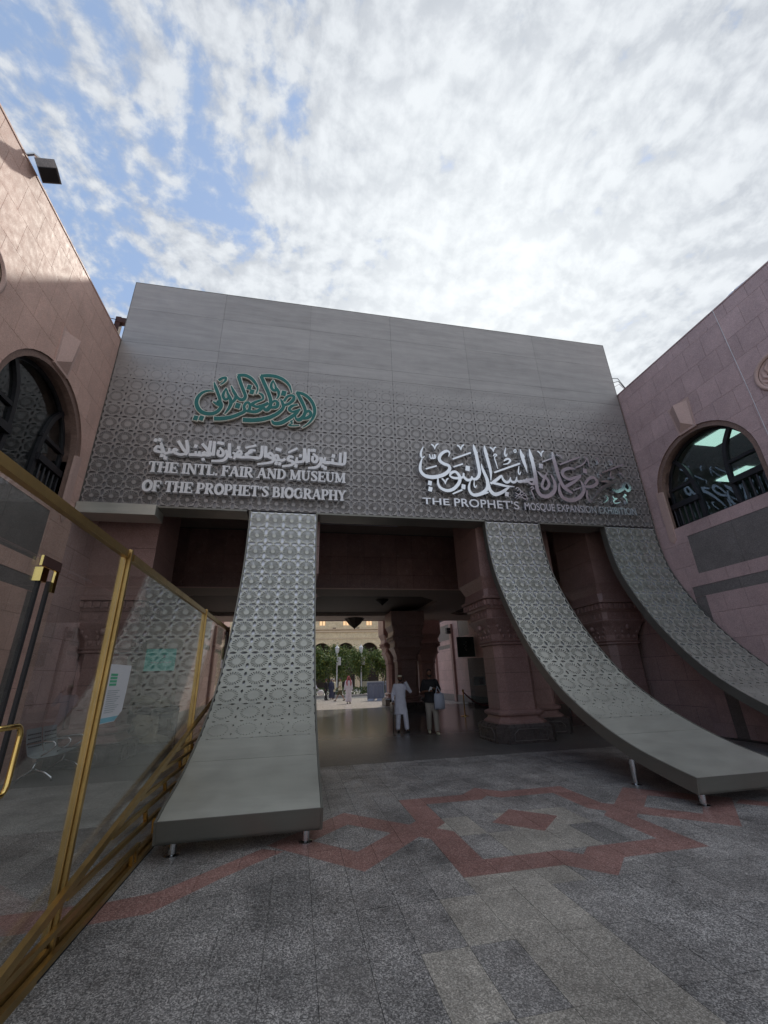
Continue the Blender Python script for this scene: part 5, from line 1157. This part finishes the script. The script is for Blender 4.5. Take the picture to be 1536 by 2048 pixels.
def leaf_mesh(name, pts, size, mat, parent, mat2=None):
    vs, fs = [], []
    for p in pts:
        n = Vector((random.gauss(0, 1), random.gauss(0, 1), random.gauss(0.4, 1))).normalized(); a = n.orthogonal().normalized(); a.rotate(Matrix.Rotation(random.random()*6.3, 3, n)); b_ = n.cross(a)
        s_ = size*random.uniform(0.6, 1.3); k = len(vs); vs += [p-a*s_, p+b_*s_*0.38, p+a*s_, p-b_*s_*0.38]; fs.append((k, k+1, k+2, k+3))
    me = bpy.data.meshes.new(name); off = wloc(parent); me.from_pydata([tuple(v-off) for v in vs], [], fs); me.update()
    o = link(name, me, mat, parent)
    if mat2:
        me.materials.append(MT[mat2])
        for p_ in me.polygons:
            if random.random() < 0.22: p_.material_index = 1
    return o
def tree(x, y, h, rad, label, seed, zb=1.6, n=9000):
    random.seed(seed)
    t = thing('olive_tree', label, 'tree', (x, y, 0), 'small courtyard trees')
    m = MB(); tips = []
    for s_ in range(random.randint(3, 4)):
        a = random.uniform(0, 6.3); bx, by = x+0.28*math.cos(a), y+0.28*math.sin(a); p = Vector((bx, by, -0.02)); pts = [p.copy()]; d = Vector((0.12*math.cos(a), 0.12*math.sin(a), 1)).normalized()
        for k in range(6):
            d = (d+Vector((random.uniform(-.18, .18), random.uniform(-.18, .18), 0.05))).normalized(); p = p+d*(h*0.12); pts.append(p.copy())
            if k > 1:
                for q in range(2):
                    e = (d+Vector((random.uniform(-1, 1), random.uniform(-1, 1), random.uniform(-0.1, 0.5)))).normalized(); L_ = rad*random.uniform(0.5, 0.95)
                    m.tube([p, p+e*L_*0.5+Vector((0, 0, 0.05)), p+e*L_], [0.03, 0.02, 0.008], 5); tips.append(p+e*L_); tips.append(p+e*L_*0.6)
        m.tube(pts, [0.075, 0.065, 0.055, 0.045, 0.035, 0.025, 0.015], 6); tips.append(p)
    m.build('trunk', 'bark', t)
    clumps = [(tp, random.uniform(0.25, 0.5)*rad) for tp in tips]+[(Vector((x+random.gauss(0, rad*.5), y+random.gauss(0, rad*.5), zb+random.uniform(0, h-zb-0.4))), random.uniform(.25, .5)*rad) for _ in range(8)]
    pts = []
    for _ in range(n):
        c_, r_ = random.choice(clumps); v = Vector((random.gauss(0, 1), random.gauss(0, 1), random.gauss(0, 0.9)))*r_*0.45+c_
        if v.z > zb*0.8: pts.append(v)
    leaf_mesh('crown', pts, 0.12, 'leaf', t, 'leaf_yellow')
for i, (x, y, h, r_) in enumerate(((1.6, 46.8, 4.5, 1.6), (4.4, 48.6, 4.8, 1.7), (6.9, 46.9, 4.5, 1.6), (9.6, 48.2, 4.8, 1.7), (12.4, 47.0, 5.2, 1.8), (15.5, 50, 5.4, 1.9), (-1.6, 48.0, 5.2, 1.8), (-5.2, 47.2, 5.2, 1.9), (-9, 48.5, 5.4, 1.9))):
    lb = ['first small tree right of the central leg, in front of the arches', 'second small tree, bushy, in front of the arches', 'third small tree, right beside the white lantern', 'tree just left of the dark passage column', 'tree seen in the narrow gap beside the lit column', 'tree hidden beyond the right wall end', 'tree seen left of the central leg', 'tree far left beyond the courtyard', 'tree at the far left end of the row'][i]
    tree(x, y, h, r_, lb, 100+i)
random.seed(9)
pts = [Vector((random.uniform(-12, 20), 45.3+random.uniform(-0.35, 0.35), random.uniform(0.1, 0.75)+0.08*random.random())) for _ in range(9000)]
hg = leaf_mesh('hedge', pts, 0.10, 'leaf', None); tag(hg, kind='stuff')
pts = [Vector((13.0+random.gauss(0, 1.2), 40+random.gauss(0, 1.0), 2.6+random.gauss(0, 1.5))) for _ in range(6000)]
tg = thing('bright_tree', 'bright green tree seen through the gap beyond the right wall end', 'tree', (13.0, 40, 0)); leaf_mesh('crown', [p for p in pts if p.z > 0.5], 0.13, 'leaf_yellow', tg); MB().tube([(13.0, 40, 0), (13.05, 40.1, 1.5), (12.95, 40, 3.2)], [0.14, 0.11, 0.05], 8).build('trunk', 'bark', tg)
def lamp_post(x, y, label):
    t = thing('white_lamp_post', label, 'lamp post', (x, y, 0), 'white lamp posts among the trees')
    MB().lathe((x, y, 0), [(0.14, 0), (0.14, 0.4), (0.07, 0.5), (0.06, 4.0), (0.09, 4.05)], 10).build('pole', 'white', t)
    MB().lathe((x, y, 4.06), [(0.13, 0.0), (0.22, 0.5), (0.24, 0.55), (0.06, 0.75), (0.02, 0.9)], 6).build('lantern_head', 'white', t)
    MB().box(x+0.06, x+0.40, y-0.02, y+0.02, 2.9, 3.7).build('banner', 'white', t)
lamp_post(4.05, 46.0, 'white lamp post with banner, left one among the small trees'); lamp_post(6.55, 45.8, 'white lamp post with banner, right one near the barriers')

fb = thing('sandstone_hotel', 'yellow sandstone building with round arches far behind the trees', 'building', (10, 77, 0))
def ffb(u, v, w_): return (u, 77-w_, v)
P0, PW = 4.11, 4.22
for k in range(-7, 9):     # one bay per arch
    xc = P0+PW*k
    A = [(xc-1.62, 0.0), (xc+1.62, 0.0)]+[(xc+1.62*math.cos(math.pi*i/16), 5.90+1.62*math.sin(math.pi*i/16)) for i in range(17)]
    V, F = tri_region([[(xc-PW/2, 0), (xc+PW/2, 0), (xc+PW/2, 9.3), (xc-PW/2, 9.3)]], [A]); vs, fs = extrude(V, F, ffb, -0.8, 0.0); MB().add(vs, fs).build('arch_bay', 'limestone', fb)
    W1 = [(xc-0.55, 10.5), (xc+0.55, 10.5), (xc+0.55, 12.4), (xc-0.55, 12.4)]; W2 = [(a, b_+4.2) for a, b_ in W1]
    V, F = tri_region([[(xc-PW/2, 9.3), (xc+PW/2, 9.3), (xc+PW/2, 19), (xc-PW/2, 19)]], [W1, W2]); vs, fs = extrude(V, F, ffb, -0.4, -0.05); MB().add(vs, fs).build('upper_bay', 'limestone', fb)
    for dz in (0, 4.2):
        wn = MB().box(xc-0.55, xc+0.55, 77.22, 77.25, 10.5+dz, 12.4+dz).build('window_glass', 'window_warm', fb)
        m = MB(); m.box(xc-0.04, xc+0.04, 77.16, 77.2, 10.5+dz, 12.4+dz); m.box(xc-0.55, xc+0.55, 77.155, 77.195, 11.3+dz, 11.38+dz); m.box(xc-0.6, xc-0.5, 77.15, 77.2, 10.5+dz, 12.4+dz); m.box(xc+0.5, xc+0.6, 77.15, 77.2, 10.5+dz, 12.4+dz); m.build('window_bars', 'rust', fb)
    MB().box(xc-0.2+PW/2, xc+0.2+PW/2, 76.85, 77.0, 0, 5.7).build('pier_front', 'limestone_trim', fb)
    MB().cbox((xc+PW/2, 76.8, 9.98), 0.5, 0.3, 0.12).build('flood_lamp', 'rust', fb)
MB().box(P0-PW*7.5, P0+PW*8.5, 76.75, 77.1, 9.32, 9.55).build('cornice', 'limestone_trim', fb)
MB().box(P0-PW*7.5, P0+PW*8.5, 76.88, 77.1, 8.15, 8.28).build('string_course', 'limestone_trim', fb)
MB().box(P0-PW*7.5, P0+PW*8.5, 76.7, 77.1, 9.75, 9.92).build('cornice', 'limestone_trim', fb)
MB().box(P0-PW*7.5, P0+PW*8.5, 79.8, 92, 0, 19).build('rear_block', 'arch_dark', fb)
MB().box(P0-PW*7.5, P0+PW*8.5, 76.8, 92, 19, 19.4).build('parapet', 'limestone_trim', fb)

# ================================================================== PEOPLE
def remeshed(name, m, voxel, mat, parent, smooth_it=4):
    me = m.mesh(name+'_raw'); ob = bpy.data.objects.new('tmp', me); COL.objects.link(ob)
    md = ob.modifiers.new('r', 'REMESH'); md.mode = 'VOXEL'; md.voxel_size = voxel; md.use_smooth_shade = True
    if smooth_it: sm_ = ob.modifiers.new('s', 'SMOOTH'); sm_.iterations = smooth_it; sm_.factor = 0.5
    dg = bpy.context.evaluated_depsgraph_get(); dg.update()
    out = bpy.data.meshes.new_from_object(ob.evaluated_get(dg)); out.name = name; bpy.data.objects.remove(ob)
    out.materials.clear(); smooth(out)
    return link(name, out, mat, parent)
def limb(m, pts, rs, n=10):
    for p, r in ((pts[0], rs[0]), (pts[-1], rs[-1])): m.sphere(p, r*0.98, 8, 6)
    m.tube(pts, rs, n)
    for p, r in zip(pts[1:-1], rs[1:-1]): m.sphere(p, r*0.99, 8, 6)
def oval(m, rows, n=16):
    m.rings([[(cx+rx*math.cos(2*math.pi*k/n), cy+ry*math.sin(2*math.pi*k/n), z) for k in range(n)] for z, cx, cy, rx, ry in rows])
def person(x, y, H, face, label, J, wear, skin='skin', vox=0.012, group=None):
    """J: hand/elbow/foot/knee positions in units of height, person faces -Y locally, rotated by face"""
    t = thing('person', label, 'person', (x, y, 0), group); t.rotation_euler = (0, 0, face)
    S = lambda p: (p[0]*H, p[1]*H, p[2]*H)
    m = MB()
    oval(m, [(z*H, 0, yy*H, a*H, b*H) for z, yy, a, b in ((0.47, 0.0, 0.060, 0.045), (0.50, 0.0, 0.088, 0.060), (0.55, 0, 0.085, 0.060), (0.61, 0, 0.074, 0.055), (0.68, 0, 0.085, 0.062), (0.75, 0, 0.098, 0.064), (0.80, 0.0, 0.094, 0.055), (0.825, 0, 0.06, 0.045), (0.84, 0, 0.03, 0.03))])
    limb(m, [S((0, 0.004, 0.82)), S((0, -0.006, 0.875))], [0.031*H, 0.029*H])
    hz = 0.932; m.sphere(S((0, -0.010, hz+0.004)), 0.052*H, 12, 10, 0.76, 0.92, 1.18); m.sphere(S((0, -0.024, hz-0.028)), 0.030*H, 10, 8, 0.95, 1, 0.9)
    m.sphere(S((0, -0.063, hz-0.004)), 0.0085*H, 8, 6, 0.8, 1, 1.6)
    for s_ in (-1, 1): m.sphere(S((s_*0.041, -0.004, hz)), 0.011*H, 8, 6, 0.45, 0.8, 1.3)
    m.sphere(S((0, -0.052, hz+0.018)), 0.012*H, 8, 6, 2.2, 0.7, 0.5); m.sphere(S((0, -0.053, hz-0.028)), 0.008*H, 8, 6, 1.6, 0.7, 0.6)
    for i, s_ in enumerate((-1, 1)):
        sh = (s_*0.105, 0, 0.805); el, ha = J['elbow'][i], J['hand'][i]
        limb(m, [S(sh), S(el), S(ha)], [0.031*H, 0.024*H, 0.016*H])
        d = (Vector(ha)-Vector(el)).normalized(); side = d.cross(Vector((0, 0, 1))); side = side.normalized() if side.length > 0.1 else Vector((1, 0, 0)); nrm = side.cross(d)
        c_ = Vector(ha)+d*0.022; m.tube([S(Vector(ha)), S(c_), S(c_+d*0.018)], [0.015*H, 0.021*H, 0.017*H], 8)
        for f in range(4):
            b0 = c_+d*0.014+side*(0.0115*(f-1.5)); l_ = (0.020, 0.024, 0.023, 0.018)[f]; b1 = b0+d*l_*0.6+nrm*0.002; b2 = b1+(d*0.6-nrm*J.get('curl', 0.8)).normalized()*l_*0.7
            limb(m, [S(b0), S(b1), S(b2)], [0.0056*H, 0.0052*H, 0.0045*H], 6)
        b0 = Vector(ha)+d*0.012+side*(-0.014*s_); limb(m, [S(b0), S(b0+d*0.014+side*(-0.014*s_)), S(b0+d*0.028+side*(-0.016*s_)-nrm*0.008)], [0.0065*H, 0.006*H, 0.005*H], 6)
        hp = (s_*0.05, 0, 0.50); kn, an = J['knee'][i], J['ankle'][i]
        limb(m, [S(hp), S(kn), S(an)], [0.050*H, 0.034*H, 0.021*H])
        limb(m, [S(an), S((an[0]+s_*0.008, an[1]-0.062, an[2]-0.022))], [0.020*H, 0.014*H])
    remeshed('body', m, vox*0.8 if vox < 0.015 else vox, skin, t, 2)
    for kind, mat, q in wear:
        m = MB(); it = 3
        if kind == 'trousers':
            top, flare = q
            oval(m, [(0.545*H, 0, 0, 0.094*H, 0.072*H), (0.50*H, 0, 0, 0.102*H, 0.078*H), (0.455*H, 0, 0, 0.085*H, 0.07*H)])
            for i, s_ in enumerate((-1, 1)):
                kn, an = J['knee'][i], J['ankle'][i]; e = Vector(kn)+(Vector(an)-Vector(kn))*top
                limb(m, [S((s_*0.05, 0, 0.49)), S(kn), S(e)], [0.060*H, (0.040+flare*0.7)*H, (0.030+flare)*H])
        elif kind in ('shirt', 'kurta', 'robe'):
            hem, fl, sleeve = q
            rows = [(0.838*H, 0, 0, 0.042*H, 0.042*H), (0.822*H, 0, 0, 0.078*H, 0.052*H), (0.80*H, 0, 0, 0.106*H, 0.066*H), (0.74*H, 0, 0, 0.112*H, 0.078*H), (0.66*H, 0, 0, 0.104*H, 0.078*H), (0.57*H, 0, 0, 0.102*H, 0.078*H), (0.50*H, 0, 0, (0.106+fl*0.3)*H, (0.082+fl*0.3)*H)]
            z = 0.50
            while z > hem+0.02:
                z -= 0.04; k = (0.50-z)/max(0.5-hem, 0.01); rows.append((max(z, hem)*H, 0.004*H*math.sin(z*40), 0, (0.106+fl*(0.3+k*0.7))*H, (0.082+fl*(0.3+k*0.7))*H))
            n = 40; rr_ = []
            for z_, cx, cy, rx, ry in rows:
                below = max(0, 0.55*H-z_)/H
                rr_.append([(cx+(rx+0.020*below*math.sin(9*a+1.3)*H)*math.cos(a), cy+(ry+0.022*below*math.sin(9*a+1.3)*H)*math.sin(a), z_) for a in [2*math.pi*k/n for k in range(n)]])
            m.rings(rr_)
            for i, s_ in enumerate((-1, 1)):
                el, ha = Vector(J['elbow'][i]), Vector(J['hand'][i]); e = el+(ha-el)*max(0, sleeve-0.5)*2 if sleeve > 0.5 else Vector((s_*0.105, 0, 0.80))+(el-Vector((s_*0.105, 0, 0.80)))*sleeve*2
                ps = [S((s_*0.098, 0, 0.80)), S(el), S(e)] if sleeve > 0.5 else [S((s_*0.098, 0, 0.80)), S(e)]
                limb(m, ps, [0.044*H, 0.036*H, 0.030*H] if sleeve > 0.5 else [0.044*H, 0.040*H])
        elif kind == 'shoes':
            for i, s_ in enumerate((-1, 1)):
                an = J['ankle'][i]; bz = max(an[2]-0.028, 0.012)
                limb(m, [S((an[0], an[1]+0.012, bz)), S((an[0]+s_*0.005, an[1]-0.035, bz)), S((an[0]+s_*0.010, an[1]-0.085, bz-0.004))], [0.024*H, 0.026*H, 0.019*H])
            it = 1
        elif kind == 'hair':
            m.sphere(S((0, 0.006, hz+0.022)), 0.050*H, 12, 8, 0.86, 0.98, 0.98); m.sphere(S((0, -0.03, hz+0.052)), 0.024*H, 8, 6, 1.4, 1, 0.6)
        elif kind == 'beard':
            m.sphere(S((0, -0.040, hz-0.042)), 0.024*H, 8, 6, 1.25, 0.9, 1.0)
            for s_ in (-1, 1): m.sphere(S((s_*0.034, -0.022, hz-0.022)), 0.015*H, 8, 6, 0.5, 1, 1.6)
        elif kind == 'cap':
            m.lathe((0, -0.004*H, (hz+0.022)*H), [(0.047*H, 0), (0.047*H, 0.022*H), (0.040*H, 0.036*H), (0.01*H, 0.040*H)], 16, 1.1)
        elif kind == 'headscarf':
            m.sphere(S((0, 0.004, hz+0.012)), 0.060*H, 14, 10, 0.84, 0.95, 1.1)
            for s_ in (-1, 1): limb(m, [S((s_*0.038, -0.01, hz)), S((s_*0.062, -0.03, 0.85)), S((s_*0.085, -0.055, 0.77)), S((s_*0.072, -0.072, 0.66))], [0.026*H, 0.030*H, 0.030*H, 0.022*H])
            oval(m, [(0.66*H, 0, 0.07*H, 0.05*H, 0.02*H), (0.75*H, 0, 0.065*H, 0.085*H, 0.028*H), (0.83*H, 0, 0.03*H, 0.09*H, 0.04*H), (0.90*H, 0, 0.012*H, 0.05*H, 0.045*H)])
        elif kind == 'veil':
            m.sphere(S((0, 0.004, hz+0.006)), 0.062*H, 14, 10, 0.84, 0.95, 1.1); oval(m, [(0.60*H, 0, 0, 0.125*H, 0.09*H), (0.72*H, 0, 0, 0.122*H, 0.09*H), (0.80*H, 0, 0, 0.112*H, 0.08*H), (0.85*H, 0, 0, 0.06*H, 0.055*H), (0.90*H, 0, 0, 0.045*H, 0.05*H)])
        nm = {'shirt': 'shirt', 'kurta': 'long_tunic', 'robe': 'robe'}.get(kind, kind)
        remeshed(nm, m, vox, mat, t, it)
        if kind == 'headscarf':   # the face opening stays free: a face patch of skin pushed forward
            m = MB(); m.sphere(S((0, -0.036, hz-0.004)), 0.036*H, 12, 8, 0.78, 0.8, 1.15); remeshed('face', m, vox, skin, t, 1)
            m = MB(); m.lathe((0, 0, (hz+0.040)*H), [(0.049*H, 0), (0.053*H, 0.005*H), (0.049*H, 0.010*H)], 16); m.build('head_cord', 'cloth_black', t)
    return t
STR = lambda l, r: {'knee': [(-0.055, -0.03*l, 0.285), (0.055, -0.03*r, 0.285)], 'ankle': [(-0.06, -0.12*l, 0.046), (0.06, -0.12*r, 0.046)]}
J1 = dict(STR(0.35, 0.9)); J1.update(elbow=[(-0.150, 0.02, 0.640), (0.200, -0.02, 0.690)], hand=[(-0.165, -0.055, 0.520), (0.085, -0.085, 0.865)])
J1['ankle'] = [(-0.075, -0.01, 0.046), (0.075, -0.11, 0.046)]; J1['knee'] = [(-0.062, -0.03, 0.285), (0.065, -0.075, 0.285)]
person(3.30, 14.28, 1.67, 0.10, 'elderly man in long white tunic and cap, hand at his ear, leaning on a cane', J1,
       [('trousers', 'cloth_white', (0.9, 0.014)), ('kurta', 'cloth_white', (0.30, 0.030, 0.98)), ('cap', 'cloth_cream', ()), ('beard', 'hair', ()), ('shoes', 'black', ())], 'skin', 0.013)
cn = thing('walking_cane', 'thin dark walking cane held by the man in white', 'cane', (2.99, 14.16, 0))
hx, hy = 3.30+(-0.165*1.67), 14.28-0.075*1.67
MB().tube([(hx-0.02, hy-0.05, 0.0), (hx, hy-0.03, 0.84), (hx, hy-0.02, 0.875), (hx+0.01, hy-0.05, 0.90), (hx+0.015, hy-0.10, 0.895)], 0.014, 8).build('cane_stick', 'black', cn)
ph = thing('mobile_phone', 'dark phone held to the ear of the man in white', 'phone', (3.43, 14.15, 1.5))
MB().cbox((3.30+0.058*1.67, 14.28-0.06*1.67, 1.545), 0.010, 0.07, 0.14).build('phone_body', 'black', ph)
J2 = dict(elbow=[(-0.150, 0.02, 0.640), (0.165, 0.01, 0.645)], hand=[(-0.030, -0.11, 0.655), (0.050, -0.115, 0.690)], knee=[(-0.050, -0.02, 0.285), (0.060, -0.06, 0.285)], ankle=[(-0.045, 0.035, 0.060), (0.055, -0.115, 0.046)])
person(4.06, 13.45, 1.80, -0.10, 'man in a dark short sleeved shirt and khaki trousers, walking and looking at his phone', J2,
       [('trousers', 'cloth_khaki', (0.95, 0.010)), ('shirt', 'cloth_black', (0.47, 0.010, 0.42)), ('hair', 'hair', ()), ('beard', 'hair', ()), ('shoes', 'cloth_cream', ())], 'skin', 0.013)
tb = thing('tote_bag', 'pale grey cloth tote bag hanging from the arm of the man in the dark shirt', 'bag', (4.25, 13.2, 0.9))
m = MB(); m.rings([[(4.25+a*wd, 13.20+b_*dp_, z) for a, b_ in ((-1, -1), (0, -1.3), (1, -1), (1, 1), (0, 1.3), (-1, 1))] for z, wd, dp_ in ((0.66, 0.14, 0.02), (0.69, 0.155, 0.045), (0.85, 0.16, 0.055), (1.02, 0.15, 0.04), (1.10, 0.145, 0.012))]); m.build('sack', 'bag', tb, sm=True)
for d_ in (-0.012, 0.012): MB().tube([(4.16, 13.20+d_, 1.09), (4.19, 13.21+d_, 1.22), (4.22, 13.23+d_, 1.30), (4.26, 13.21+d_, 1.22), (4.33, 13.20+d_, 1.09)], 0.012, 6).build('strap', 'bag', tb)
p2 = thing('white_phone', 'white phone in the hand of the man in the dark shirt', 'phone', (3.98, 13.2, 1.2)); MB().add(rotbox((4.00, 13.20, 1.225), 0.075, 0.012, 0.15, 0.5, 0.3, 0), BF).build('phone_body', 'white', p2)
DOWN = dict(elbow=[(-0.135, 0.015, 0.64), (0.135, 0.015, 0.64)], hand=[(-0.150, -0.02, 0.50), (0.150, -0.02, 0.50)])
J3 = dict(DOWN); J3.update(STR(0.5, -0.4)); person(3.59, 31.4, 1.76, 0.1, 'man in a white robe and red and white headscarf walking in the courtyard', J3, [('robe', 'cloth_white', (0.06, 0.012, 0.97)), ('headscarf', 'cloth_pink', ()), ('shoes', 'black', ())], 'skin', 0.022)
J4 = dict(elbow=[(-0.13, 0.03, 0.64), (0.13, -0.03, 0.64)], hand=[(-0.13, 0.0, 0.51), (0.12, -0.11, 0.58)], knee=[(-0.05, -0.075, 0.29), (0.05, 0.05, 0.285)], ankle=[(-0.05, -0.20, 0.046), (0.05, 0.20, 0.06)])
person(3.38, 35.3, 1.66, -1.45, 'man in a cream shirt and olive shorts striding to the left in the courtyard', J4, [('trousers', 'cloth_olive', (0.05, 0.018)), ('shirt', 'cloth_cream', (0.46, 0.012, 0.42)), ('hair', 'hair', ()), ('shoes', 'black', ())], 'skin_light', 0.022)
J5 = dict(DOWN); J5.update(STR(0.6, -0.5)); person(2.42, 37.6, 1.66, 1.2, 'person dressed all in black walking, left of the pair near the central leg', J5, [('trousers', 'cloth_black', (0.95, 0.008)), ('kurta', 'cloth_black', (0.42, 0.012, 0.9)), ('hair', 'hair', ()), ('shoes', 'black', ())], 'skin', 0.024)
J6 = dict(DOWN); J6.update(STR(0.2, -0.2)); person(2.88, 37.7, 1.60, 0.3, 'woman in a navy shawl and skirt beside the person in black', J6, [('robe', 'cloth_navy', (0.10, 0.02, 0.95)), ('veil', 'cloth_navy', ())], 'skin_light', 0.024)
J7 = dict(DOWN); J7.update(STR(0.4, -0.3)); person(3.12, 38.6, 1.62, 0.6, 'person in pale yellow clothes and white cap behind the woman in navy', J7, [('trousers', 'cloth_navy', (0.95, 0.012)), ('kurta', 'cloth_cream', (0.36, 0.02, 0.95)), ('cap', 'white', ())], 'skin_light', 0.024)
J8 = dict(elbow=[(-0.13, 0.02, 0.64), (0.15, -0.03, 0.66)], hand=[(-0.15, -0.02, 0.50), (0.19, -0.10, 0.56)]); J8.update(STR(0.5, -0.4)); person(1.12, 32.6, 1.72, 0.5, 'person in a pale blue top carrying bags, half hidden by the central leg', J8, [('trousers', 'cloth_khaki', (0.95, 0.012)), ('shirt', 'cloth_white', (0.44, 0.014, 0.9)), ('hair', 'hair', ()), ('shoes', 'black', ())], 'skin', 0.024)
wb = thing('white_plastic_bag', 'white plastic bag carried beside the central leg in the courtyard', 'bag', (1.75, 32.4, 0.8)); MB().sphere((1.72, 32.4, 0.72), 0.20, 12, 8, 1.15, 0.7, 0.95).build('sack', 'white', wb, sm=True); MB().tube([(1.62, 32.4, 0.86), (1.55, 32.4, 1.0), (1.48, 32.42, 0.93)], 0.02, 6).build('strap', 'white', wb)
